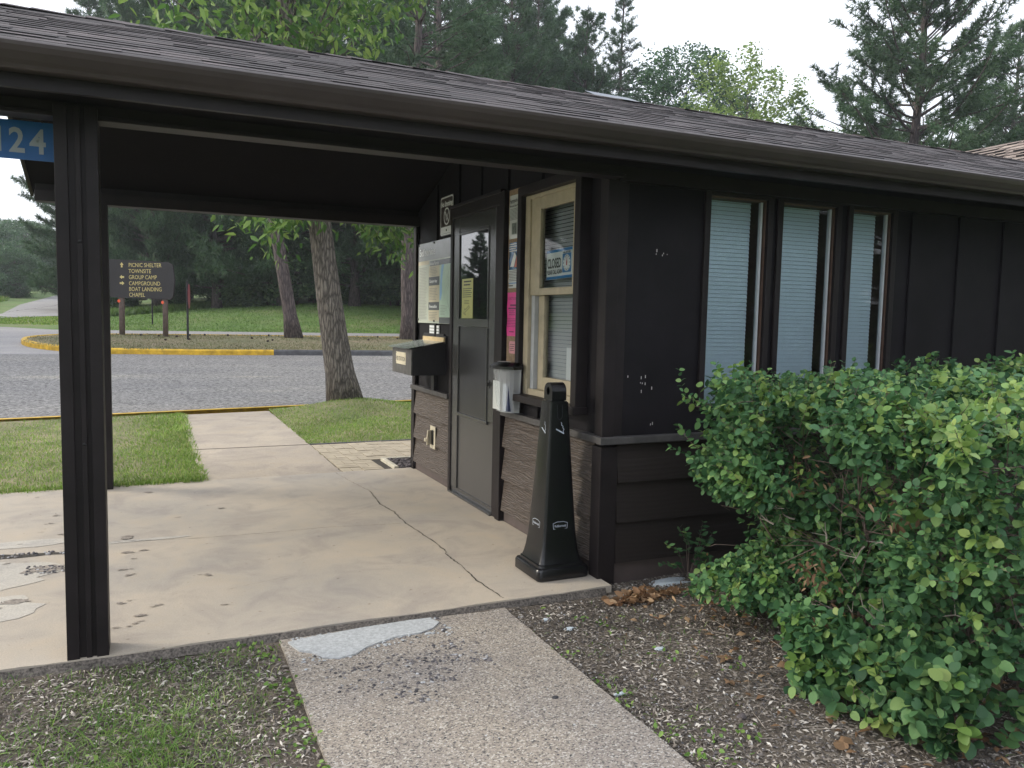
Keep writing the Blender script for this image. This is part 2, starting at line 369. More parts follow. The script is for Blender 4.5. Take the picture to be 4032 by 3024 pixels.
def link_mesh(name, V, F, mats, parent=None, smooth=False, mi=None, bev=0, loc=None):
    """V in world coordinates (or relative to the origin of parent when loc is given)"""
    if not isinstance(mats, (list, tuple)): mats = [mats]
    off = Vector((0, 0, 0))
    if parent is not None: off = origin_of(parent)
    if loc is not None: off = off + Vector(loc)
    V = np.asarray(V, dtype=np.float64) - np.array(off)
    me = bpy.data.meshes.new(name)
    if isinstance(F, np.ndarray):
        k = F.shape[1]
        me.vertices.add(len(V)); me.vertices.foreach_set('co', V.ravel().astype(np.float32))
        me.loops.add(F.size); me.loops.foreach_set('vertex_index', F.ravel().astype(np.int32))
        me.polygons.add(len(F)); me.polygons.foreach_set('loop_start', np.arange(0, F.size, k, dtype=np.int32))
        me.polygons.foreach_set('loop_total', np.full(len(F), k, dtype=np.int32))
        me.update(calc_edges=True); me.validate()
    else:
        me.from_pydata(V.tolist(), [], F); me.update()
    for m in mats: me.materials.append(m)
    if mi is not None and len(mats) > 1: me.polygons.foreach_set('material_index', np.array(mi, dtype=np.int32))
    if smooth: me.polygons.foreach_set('use_smooth', np.ones(len(me.polygons), dtype=bool))
    o = bpy.data.objects.new(name, me); COL.objects.link(o)
    if parent is not None: o.parent = parent
    if loc is not None: o.location = loc
    if bev:
        b = o.modifiers.new('bevel', 'BEVEL'); b.width = bev; b.segments = 2; b.limit_method = 'ANGLE'; b.angle_limit = 0.7
    return o

def tag(o, label=None, cat=None, group=None, kind=None):
    if label: o['label'] = label
    if cat: o['category'] = cat
    if group: o['group'] = group
    if kind: o['kind'] = kind
    return o
def thing(name, label, cat, loc, group=None, rz=0):
    o = bpy.data.objects.new(name, None); COL.objects.link(o); o.location = loc; o.rotation_euler = (0, 0, rz)
    o.empty_display_size = 0.2
    return tag(o, label, cat, group)

class Frame:
    """flat working plane: u to the right, v up, n outwards"""
    def __init__(s, o, u, v, n): s.o = Vector(o); s.u = Vector(u); s.v = Vector(v); s.n = Vector(n)
    def p(s, a, b, c=0): return s.o + s.u * a + s.v * b + s.n * c
    def box(s, mb, a0, a1, b0, b1, c0, c1, mi=0):
        P = [s.p(a, b, c) for c in (c0, c1) for b in (b0, b1) for a in (a0, a1)]
        mb.add([P[0], P[1], P[3], P[2], P[4], P[5], P[7], P[6]],
               [(0, 3, 2, 1), (4, 5, 6, 7), (0, 1, 5, 4), (1, 2, 6, 5), (2, 3, 7, 6), (3, 0, 4, 7)], mi)
    def poly(s, mb, pts, c0, c1, mi=0):
        mb.prism([s.p(a, b, c0) for a, b in pts], None, s.n * (c1 - c0), mi)
    def text(s, mb, txt, a, b, size, c, mi=0, sx=1.0, align='LEFT', thick=0.0008, bold=0.0):
        cu = bpy.data.curves.new('t', 'FONT'); cu.body = txt; cu.size = size; cu.align_x = align
        cu.extrude = 0; cu.offset = bold; cu.resolution_u = 3
        o = bpy.data.objects.new('t', cu); COL.objects.link(o)
        dg = bpy.context.evaluated_depsgraph_get(); me = o.evaluated_get(dg).to_mesh()
        V = [s.p(a + v.co.x * sx, b + v.co.y, c) for v in me.vertices]
        F = [tuple(p.vertices) for p in me.polygons]
        o.evaluated_get(dg).to_mesh_clear(); bpy.data.objects.remove(o); bpy.data.curves.remove(cu)
        if F: mb.add(V, F, mi)
    def stroke(s, mb, pts, w, c, mi=0):
        for (a0, b0), (a1, b1) in zip(pts[:-1], pts[1:]):
            d = Vector((a1 - a0, b1 - b0)); L = d.length
            if L < 1e-6: continue
            d /= L; q = Vector((-d.y, d.x)) * (w / 2); e = d * (w * .3)
            mb.add([s.p(a0 - q.x - e.x, b0 - q.y - e.y, c), s.p(a1 - q.x + e.x, b1 - q.y + e.y, c), s.p(a1 + q.x + e.x, b1 + q.y + e.y, c), s.p(a0 + q.x - e.x, b0 + q.y - e.y, c)], [(0, 1, 2, 3)], mi)

def smooth01(t): t = np.clip(t, 0, 1); return t * t * (3 - 2 * t)

# ------------------------------------------------------------------ terrain
CURB = lambda x: 11.95 + 0.15 * (x + 1.0)
def hz(x, y):
    x = np.asarray(x, dtype=float); y = np.asarray(y, dtype=float)
    z = 0.034 * np.maximum(0, y - 11.5)
    ex = np.interp(x, [-1.5, 3, 8, 20], [0, .50, .88, .95]) * smooth01((y - 33) / 11)
    z = z + ex
    # road cut beside the near kerb
    d = y - CURB(x)
    z = np.where((d > 0.0) & (d < 9.6), z - 0.13 * smooth01((9.6 - d) / 9.0), z)
    z = np.where((y < 7.2), -0.05, z)
    z = np.where((y >= 7.2) & (y < 11.5), -0.02, z)
    return z

def sheet(name, poly_or_rect, mat, step=0.5, dz=0.0, zf=None, label=None):
    x0, x1, y0, y1 = poly_or_rect
    nx = max(1, int((x1 - x0) / step)); ny = max(1, int((y1 - y0) / step))
    xs = np.linspace(x0, x1, nx + 1); ys = np.linspace(y0, y1, ny + 1)
    X, Y = np.meshgrid(xs, ys)
    Z = (zf or hz)(X, Y) + dz
    V = np.stack([X, Y, Z], -1).reshape(-1, 3)
    i = np.arange(nx); j = np.arange(ny); I, J = np.meshgrid(i, j)
    a = (J * (nx + 1) + I).ravel()
    F = np.stack([a, a + 1, a + nx + 2, a + nx + 1], -1)
    o = link_mesh(name, V, F, mat, smooth=True)
    o['kind'] = 'structure'
    return o

def ribbon_sheet(name, left, right, mat, dz, nseg=40, across=8):
    """sheet between two polylines, draped on the terrain"""
    def samp(pl, n):
        pl = np.array(pl, float); d = np.r_[0, np.cumsum(np.hypot(*(pl[1:] - pl[:-1]).T))]
        t = np.linspace(0, d[-1], n); return np.stack([np.interp(t, d, pl[:, 0]), np.interp(t, d, pl[:, 1])], -1)
    A = samp(left, nseg + 1); B = samp(right, nseg + 1)
    t = np.linspace(0, 1, across + 1)[None, :, None]
    G = A[:, None] * (1 - t) + B[:, None] * t
    Z = hz(G[..., 0], G[..., 1]) + dz
    V = np.concatenate([G, Z[..., None]], -1).reshape(-1, 3)
    I, J = np.meshgrid(np.arange(across), np.arange(nseg)); a = (J * (across + 1) + I).ravel()
    F = np.stack([a, a + 1, a + across + 2, a + across + 1], -1)
    o = link_mesh(name, V, F, mat, smooth=True); o['kind'] = 'structure'
    return o

# one base ground sheet reaching the horizon: non-uniform grid
def ground_base():
    xs = np.unique(np.concatenate([np.linspace(-400, -30, 20), np.linspace(-30, 40, 141), np.linspace(40, 400, 20)]))
    ys = np.unique(np.concatenate([np.linspace(-100, -4, 12), np.linspace(-4, 7.19, 12), [7.2], np.linspace(7.5, 60, 176), np.linspace(60, 400, 40)]))
    X, Y = np.meshgrid(xs, ys); Z = hz(X, Y) - 0.03
    Z = np.where((Y > CURB(X) - .2) & (Y < CURB(X) + 22), Z - 0.06, Z)
    Z = np.where(Y < 7.3, Z - .03, Z)
    V = np.stack([X, Y, Z], -1).reshape(-1, 3); nx, ny = len(xs) - 1, len(ys) - 1
    I, J = np.meshgrid(np.arange(nx), np.arange(ny)); a = (J * (nx + 1) + I).ravel()
    F = np.stack([a, a + 1, a + nx + 2, a + nx + 1], -1)
    o = link_mesh('ground', V, F, MT['lawn'], smooth=True); o['kind'] = 'structure'
ground_base()

# front soil bed
rs = np.random.RandomState(3)
def soilz(X, Y): return -0.038 - .012 * smooth01((3.3 - Y) / .6) + 0.008 * np.sin(X * 3.1 + 1) * np.cos(Y * 2.7) + 0.004 * np.sin(X * 11) * np.sin(Y * 13 + 1) + .006 * np.exp(-((3.62 - Y) / .10) ** 2)
def soil_sheet():
    s = sheet('soil', (-4, 9, -1.5, 3.62), MT['soil'], 0.08, 0, soilz)
soil_sheet()
s_ = sheet('soil', (2.25, 9, 3.62, 3.78), MT['soil'], 0.08, 0, soilz)

# patio slab
def patio():
    mb = MB()
    # wavy front edge
    rnd = random.Random(4)
    xs = np.linspace(-2.4, 2.285, 60)
    front = [(x, 3.652 + 0.006 * math.sin(x * 9) + rnd.uniform(-.004, .004)) for x in xs]
    outline = [(x, y) for x, y in front] + [(2.285, 7.29), (-2.4, 7.23)]
    mb.prism([(x, y, -0.2) for x, y in outline], None, (0, 0, 0.2))
    # patches and cracks lie 2-3 mm above
    def poly(pts, z, mi): mb.add([(x, y, z) for x, y in pts], [tuple(range(len(pts)))], mi)
    def crack(pts, w, z=0.003, mi=1):
        P = []
        for (a, b), (c, d) in zip(pts[:-1], pts[1:]):
            k = max(2, int(math.hypot(c - a, d - b) / 0.025))
            for i in range(k): t = i / k; P.append((a + (c - a) * t + rnd.uniform(-.006, .006), b + (d - b) * t + rnd.uniform(-.004, .004)))
        L = []; R = []
        for i, (x, y) in enumerate(P):
            q = P[min(i + 1, len(P) - 1)]; p = P[max(i - 1, 0)]
            dx, dy = q[0] - p[0], q[1] - p[1]; n = math.hypot(dx, dy) + 1e-9
            ww = w * rnd.uniform(.25, 1.3)
            L.append((x - dy / n * ww, y + dx / n * ww, z)); R.append((x + dy / n * ww, y - dx / n * ww, z))
        n = len(P); mb.add(L + R, [(i, i + 1, n + i + 1, n + i) for i in range(n - 1)], mi)
    main = [(1.529, 7.28), (1.576, 6.79), (1.634, 6.38), (1.594, 5.91), (1.627, 5.66), (1.61, 5.31), (1.628, 5.05), (1.644, 4.81), (1.65, 4.58), (1.626, 4.49), (1.637, 4.24), (1.622, 3.99), (1.65, 3.66)]
    crack(main[2:], 0.0038); crack(main[:3], 0.0015)
    crack([(-.243, 5.50), (.049, 5.43), (.32, 5.39), (.75, 5.37), (1.06, 5.38), (1.6, 5.30)], 0.0016)
    crack([(0.35, 4.32), (0.75, 4.45)], 0.0013, mi=3)
    # open joint at the left, with exposed stones
    def blob(cx, cy, rx, ry, n=22, j=.22):
        return [(cx + rx * math.cos(t) * (1 + rnd.uniform(-j, j)), cy + ry * math.sin(t) * (1 + rnd.uniform(-j, j))) for t in [2 * math.pi * i / n for i in range(n)]]
    jl = [(-2.4 + 0.08 * i, 5.27 + .0 * i + rnd.uniform(-.02, .02)) for i in range(25)]; jl = [(x, 5.30 + 0.01 * (x + 1) + rnd.uniform(-.015, .02)) for x, _ in jl]
    ju = [(x, y + 0.10 * min(1, max(.15, (-.30 - x) / .5)) + rnd.uniform(-.02, .02)) for x, y in jl]
    poly(jl + ju[::-1], 0.0025, 1)
    poly(blob(-.85, 4.95, .36, .27), 0.002, 2); poly(blob(-.78, 4.42, .26, .22), 0.002, 2)
    poly(blob(-.55, 5.02, .11, .06, 24, .45), 0.004, 3); poly(blob(-.62, 4.50, .06, .035, 20, .5), 0.004, 3)
    for q in range(55):
        cx, cy = rnd.uniform(-1.1, .5), rnd.uniform(3.9, 7.0)
        if rnd.random() < (cx + .9) / 1.6: continue
        r = rnd.uniform(.008, .03); poly(blob(cx, cy, r, r * rnd.uniform(.25, .5), 9, .5), 0.0045, rnd.choice((1, 3, 3, 3, 3)))
    poly(blob(-.1, 5.47, .28, .03, j=.3), 0.002, 2); poly(blob(-.7, 5.62, .35, .08), 0.0022, 2)
    for cx, cy, r in [(-.14, 5.55, .07), (-.10, 5.22, .06), (-.15, 4.86, .045), (-.12, 4.75, .03), (.0, 4.2, .03), (.25, 4.62, .03), (-.13, 4.3, .04), (-.55, 5.8, .04), (-.65, 6.1, .03), (.3, 4.1, .02), (-.05, 6.9, .05), (-.5, 6.5, .05), (-.7, 4.05, .04), (-.1, 3.98, .035)]:
        
        for q in range(3): rr_ = r * rnd.uniform(.3, .6); poly(blob(cx + rnd.gauss(0, r * .5), cy + rnd.gauss(0, r * .35), rr_, rr_ * .5, 11, .55), 0.0035 + q * .0003, 3)
    o = mb.build('patio', [MT['slab'], MT['joint'], MT['slabpatch'], plain('shallow_pit', (0.27, 0.235, 0.20), .95, var=.5, nscale=45, bstr=1, bscale=60)], None)
    o['kind'] = 'structure'
    # stones in the joint
    mb = MB()
    for i in range(160):
        x = rnd.uniform(-1.6, -.38); r = rnd.uniform(.005, .013)
        mb.ell((x, 5.35 + rnd.uniform(-.03, .05), .003), (r, r, r * .6), 6, 4, 0, .2, rnd)
    for i in range(50):
        mb.ell((-.55 + rnd.uniform(-.1, .1), 5.02 + rnd.uniform(-.08, .08), .004), (.008, .008, .004), 6, 4, 0, .2, rnd)
    o = mb.build('joint_gravel', MT['pebbles']); tag(o, 'grey gravel showing in the broken joint of the concrete patio', 'gravel', kind='stuff')
patio()

# front aggregate walkway
def walkway():
    mb = MB(); rnd = random.Random(7)
    L = [(0.512 + rnd.uniform(-.004, .004), y) for y in np.linspace(-1.5, 3.625, 50)]
    R = [(1.628 + rnd.uniform(-.004, .004), y) for y in np.linspace(3.625, -1.5, 50)]
    mb.prism([(x, y, -0.15) for x, y in L + R], None, (0, 0, 0.124))
    pts = [(.56, 3.52), (.545, 3.57), (.62, 3.595), (.72, 3.60), (.9, 3.615), (1.12, 3.62), (1.22, 3.615), (1.25, 3.56), (1.20, 3.49), (1.12, 3.45), (1.02, 3.46), (.93, 3.42), (.86, 3.40), (.80, 3.345), (.72, 3.33), (.66, 3.36), (.63, 3.42), (.58, 3.45)]
    mb.prism([(x + rnd.uniform(-.006, .006), y + rnd.uniform(-.010, .010), -0.029) for x, y in pts], None, (0, 0, 0.009), 1)
    o = mb.build('walkway', [MT['aggregate'], MT['mortar']]); o['kind'] = 'structure'
    mb = MB()
    cl = [(.85, 3.18, .07), (.95, 3.1, .07), (1.1, 3.15, .06), (1.22, 3.25, .05), (.75, 3.05, .06), (.98, 2.98, .06), (1.08, 3.0, .05), (1.2, 3.12, .05), (.88, 2.95, .05), (1.3, 3.1, .03), (.95, 2.85, .03), (1.22, 3.3, .04), (.72, 3.2, .05), (1.02, 3.2, .05)]
    for cx, cy, s in cl:
        for k in range(26):
            r = rnd.uniform(.003, .0095); 
            mb.ell((cx + rnd.gauss(0, s), cy + rnd.gauss(0, s * .8), -.025), (r, r * rnd.uniform(.6, 1), r * .5), 6, 4, 0, .25, rnd)
    for k in range(260):
        r = rnd.uniform(.002, .005); mb.ell((rnd.uniform(.54, 1.6), rnd.uniform(1.5, 3.5), -.025), (r, r, r * .5), 5, 3, 0, .25, rnd)
    for k in range(260):
        t_ = rnd.random(); x = .56 + .72 * t_; y = (3.36 + .10 * t_) + rnd.gauss(0, .035) if rnd.random() < .7 else 3.60 + rnd.gauss(0, .012)
        if y > 3.62: continue
        r = rnd.uniform(.003, .009); mb.ell((x, y, -.024), (r, r, r * .45), 6, 4, 1 if rnd.random() < .6 else 0, .3, rnd)
    mb.ell((1.42, 2.66, -.026), (.016, .012, .009), 7, 5, 0, .2, rnd)
    o = mb.build('loose_pebbles', [MT['pebbles'], MT['mortar']]); tag(o, 'loose dark and pale pebbles in the crumbling surface of the walkway', 'pebbles', kind='stuff')
    # dark wet soil in the step between patio and walkway
    mb = MB()
    xs = np.linspace(-2.4, 2.24, 80)
    a = [(x, 3.645 + rnd.uniform(-.003, .003), -0.004) for x in xs]; b = [(x, 3.622 + rnd.uniform(-.014, .010), -0.0245 if .5 < x < 1.64 else -.037) for x in xs]
    mb.add(a + b, [(i, i + 1, 80 + i + 1, 80 + i) for i in range(79)])
    o = mb.build('patio_edge', plain('dirty_slab_edge', (0.115, 0.10, 0.086), .95, var=.8, nscale=90, bstr=1, bscale=120)); o['kind'] = 'structure'
walkway()

# rear walkway, pavers, stone bed
def rear():
    mb = MB(); rnd = random.Random(9)
    L = [(0.386 + rnd.uniform(-.012, .012), y) for y in np.linspace(7.236, 12.08, 50)]
    R = [(1.60 + rnd.uniform(-.01, .01), y) for y in np.linspace(12.25, 7.30, 50)]
    mb.prism([(x, y, -0.1) for x, y in L + R], None, (0, 0, 0.097))
    mb.box(.39, 1.59, 8.95, 8.965, -.0025, .0, 1)
    o = mb.build('rear_walkway', [MT['rearwalk'], MT['joint']]); o['kind'] = 'structure'
    mb = MB()
    mb.box(1.605, 3.2, 7.295, 8.93, -.1, -.012, 1)
    # basket weave: pairs of bricks .1 x .2
    u = 0.2
    for i in range(8):
        for j in range(9):
            x0 = 1.61 + i * u; y0 = 7.3 + j * 0.181
            if x0 + u > 3.25: continue
            inbed = (x0 + u > 2.16 and y0 + .05 < 7.78)
            if inbed: continue
            dz = rnd.uniform(-.003, .003)
            if (i + j) % 2: 
                for k in range(2): mb.box(x0 + .003, x0 + u - .003, y0 + k * .0905 + .005, y0 + (k + 1) * .0905 - .005, -.05, -.002 + dz, 0)
            else:
                for k in range(2): mb.box(x0 + k * .1 + .003, x0 + (k + 1) * .1 - .003, y0 + .004, y0 + .177, -.05, -.002 + dz, 0)
    mb.box(1.6, 3.3, 8.935, 8.975, -.1, .004, 2)
    o = mb.build('brick_paving', [MT['brick'], MT['joint'], MT['curbdark']]); o['kind'] = 'structure'
    mb = MB(); mb.box(2.10, 2.145, 7.30, 7.80, -.08, .02); mb.box(2.147, 2.9, 7.76, 7.80, -.08, .018)
    o = mb.build('garden_edging', plain('cream_edging', (.5, .46, .36), .8, var=.2), bev=.006)
    tag(o, 'cream edging bordering the small bed of dark stones', 'garden edging')
    mb = MB()
    for k in range(240):
        r = rnd.uniform(.014, .035); mb.ell((rnd.uniform(2.16, 2.75), rnd.uniform(7.31, 7.74), rnd.uniform(-.02, .012)), (r, r * rnd.uniform(.6, 1), r * .6), 7, 5, 0, .3, rnd)
    o = mb.build('stone_bed', MT['rock']); tag(o, 'bed of dark stones between the paving and the office wall', 'stones', kind='stuff')
rear()

# roads
def roads():
    # near road surface
    x = np.linspace(-30, 34, 33)
    near = [(a, CURB(a) + 0.10) for a in x]; far = [(a, 34.0 if a < -4.5 else 22.0) for a in x]
    o = ribbon_sheet('road', near, [(a, 22.1) for a in x], MT['asphalt'], -0.005, 64, 24)
    ribbon_sheet('road', [(-30, 21.9), (-12, 21.9), (-1.0, 21.9), (-1.0, 23.2)], [(-30, 36), (-12, 35), (-5, 34.2), (-3.1, 32.6)], MT['asphalt2'], -0.008, 40, 20)
    ribbon_sheet('path', [(-3.2, 28.35), (2, 28.6), (10, 28.1), (34, 27)], [(-3.2, 32.6), (2, 32.4), (10, 32.3), (34, 32)], MT['asphalt2'], -0.004, 40, 8)
    ribbon_sheet('road', [(-30, 33), (-12, 38), (-6.4, 44.2), (-7.6, 60), (-8.8, 97), (-9, 130)], [(-30, 30), (-8, 37.5), (-3.3, 45), (-3.4, 60), (-4.8, 97), (-5, 130)], MT['asphalt2'], 0.012, 60, 6)
roads()
def road_cracks():
    rnd = random.Random(17); mb = MB()
    def strip(pts, w, mi):
        P = []
        for (a, b), (c, d) in zip(pts[:-1], pts[1:]):
            k = max(2, int(math.hypot(c - a, d - b) / .25))
            for i in range(k): t = i / k; P.append((a + (c - a) * t + rnd.uniform(-.05, .05), b + (d - b) * t + rnd.uniform(-.05, .05)))
        L = []; Rr = []
        for i, (x, y) in enumerate(P):
            q = P[min(i + 1, len(P) - 1)]; p = P[max(i - 1, 0)]; dx, dy = q[0] - p[0], q[1] - p[1]; n = math.hypot(dx, dy) + 1e-9; ww = w * rnd.uniform(.4, 1.2); z = float(hz(x, y)) + .012
            L.append((x - dy / n * ww, y + dx / n * ww, z)); Rr.append((x + dy / n * ww, y - dx / n * ww, z))
        n = len(P); mb.add(L + Rr, [(i, i + 1, n + i + 1, n + i) for i in range(n - 1)], mi)
    strip([(-9.0, 42), (-6.6, 47), (-5.6, 60), (-6.3, 90)], .07, 0)
    o = mb.build('road_crack', [MT['joint'], plain('pale_road_wear', (.235, .228, .220), .9, var=.25, nscale=8)]); o['kind'] = 'structure'
road_cracks()

def island():
    # outline of the kerbed island
    pts = [(-1.84, 22.75), (-.6, 22.1), (1.3, 21.80), (2.8, 21.78), (6, 21.6), (12, 21.5), (30, 21.4)]
    out = [(30, 27.0), (10, 27.9), (2, 28.35), (-1.0, 28.3), (-2.3, 28.1), (-3.1, 27.3), (-3.35, 26.0), (-3.0, 24.5), (-2.5, 23.5)] + pts
    P = np.array(out, float)
    # dense resample
    d = np.r_[0, np.cumsum(np.hypot(*(P[1:] - P[:-1]).T))]; t = np.linspace(0, d[-1], 220)
    Q = np.stack([np.interp(t, d, P[:, 0]), np.interp(t, d, P[:, 1])], -1)
    # smooth
    for _ in range(4): Q[1:-1] = (Q[:-2] + Q[1:-1] * 2 + Q[2:]) / 4
    T = np.gradient(Q, axis=0); T /= np.linalg.norm(T, axis=1)[:, None]; N = np.stack([-T[:, 1], T[:, 0]], -1)  # inward
    def kerb(idx, name, mat, label):
        V = []; F = []
        prof = [(0.0, -.25), (0.0, .10), (.03, .135), (.15, .135), (.17, .11), (.17, -.05)]
        k = len(prof)
        for i in idx:
            z = float(hz(Q[i, 0], Q[i, 1] - .0)); z = 0.034 * max(0, Q[i, 1] - 11.5)
            for a, b in prof: V.append((Q[i, 0] + N[i, 0] * a, Q[i, 1] + N[i, 1] * a, z + b))
        for i in range(len(idx) - 1):
            for j in range(k - 1): F.append((i * k + j, (i + 1) * k + j, (i + 1) * k + j + 1, i * k + j + 1))
        F.append(tuple(range(k))); F.append(tuple(range((len(idx) - 1) * k, len(idx) * k))[::-1])
        o = link_mesh(name, V, F, mat); tag(o, label, 'kerb'); return o
    # split where front side x = 2.8
    fi = [i for i in range(len(Q)) if Q[i, 1] < 22.5 and Q[i, 0] > 2.8][0]
    kerb(list(range(0, fi + 1)), 'kerb', MT['curbyellow'], 'yellow painted kerb round the nose of the grass island')
    kerb(list(range(fi, len(Q))), 'kerb', MT['curbdark'], 'unpainted dark kerb along the island where the yellow paint ends')
    # island ground
    V = []; F = []
    c = [(q[0] + n[0] * .17, q[1] + n[1] * .17) for q, n in zip(Q, N)]
    n = len(c); ctr = [(min(max(x, -1.5), 29), 25.2) for x, y in c]
    rows = 9
    for r in range(rows):
        f = r / (rows - 1)
        for (x, y), (a, b) in zip(c, ctr):
            X = x + (a - x) * f; Y = y + (b - y) * f
            V.append((X, Y, 0.034 * (Y - 11.5) + .115 + .03 * f))
    for r in range(rows - 1):
        for i in range(n - 1): F.append((r * n + i, r * n + i + 1, (r + 1) * n + i + 1, (r + 1) * n + i))
    o = link_mesh('island_ground', V, F, MT['islandgrass'], smooth=True); o['kind'] = 'structure'
island()
def isl_z(x, y): return 0.034 * (y - 11.5) + .135

def near_kerb():
    V = []; F = []; prof = [(-.0, .03), (.11, .03), (.13, .01), (.13, -.3), (0, -.3)]; xs = np.linspace(-30, 30, 121); k = len(prof)
    for x in xs:
        for a, b in prof: V.append((x, CURB(x) - .02 + a, b + float(0.034 * max(0, CURB(x) - 11.5)) * .6))
    for i in range(120):
        for j in range(k - 1): F.append((i * k + j, i * k + j + 1, (i + 1) * k + j + 1, (i + 1) * k + j))
    o = link_mesh('kerb', V, F, MT['curbyellow']); tag(o, 'low yellow kerb between the near lawn and the road', 'kerb')
near_kerb()

# near lawn sheets (left and right of the rear walkway)
def lawnz(X, Y): return -0.012 + .01 * np.sin(X * 2) * np.cos(Y * 1.7) + 0.02 * smooth01((Y - 11) / 1) + .13 * np.exp(-((X - 2.95) ** 2 + (Y - 12.25) ** 2) / .55)
def lawn(x0, x1, name='lawn'):
    nx = int((x1 - x0) / .25); ny = 20
    t = np.linspace(0, 1, ny + 1)[:, None]; xs = np.linspace(x0, x1, nx + 1)[None, :]
    y0 = np.where(xs > 1.6, 8.98, 7.24); y0 = np.where(xs > 3.3, 7.3, y0); Y = y0 * (1 - t) + (CURB(xs) - .02) * t; X = xs + 0 * t
    Z = lawnz(X, Y); V = np.stack([X, Y, Z], -1).reshape(-1, 3)
    I, J = np.meshgrid(np.arange(nx), np.arange(ny)); a = (J * (nx + 1) + I).ravel()
    o = link_mesh(name, V, np.stack([a, a + 1, a + nx + 2, a + nx + 1], -1), MT['nearlawn'], smooth=True); o['kind'] = 'structure'
lawn(-14, .39); lawn(1.60, 16)

# ================================================================== park office building
FS = Frame((2.292, 7.275, 0), (0, -1, 0), (0, 0, 1), (-1, 0, 0))     # door side wall, u = 7.275 - y
FF = Frame((0, 3.798, 0), (1, 0, 0), (0, 0, 1), (0, -1, 0))          # front wall, u = x
XR = 13.0; XL = -0.84
EY, EZ = 3.33, 2.375; RY, RZ = 5.5, 3.165; FY = 7.67
SL = (RZ - EZ) / (RY - EY)

office = thing('park_office', 'dark brown single storey park office with open canopy, post and shingled gable roof', 'building', (4, 5.5, 0))

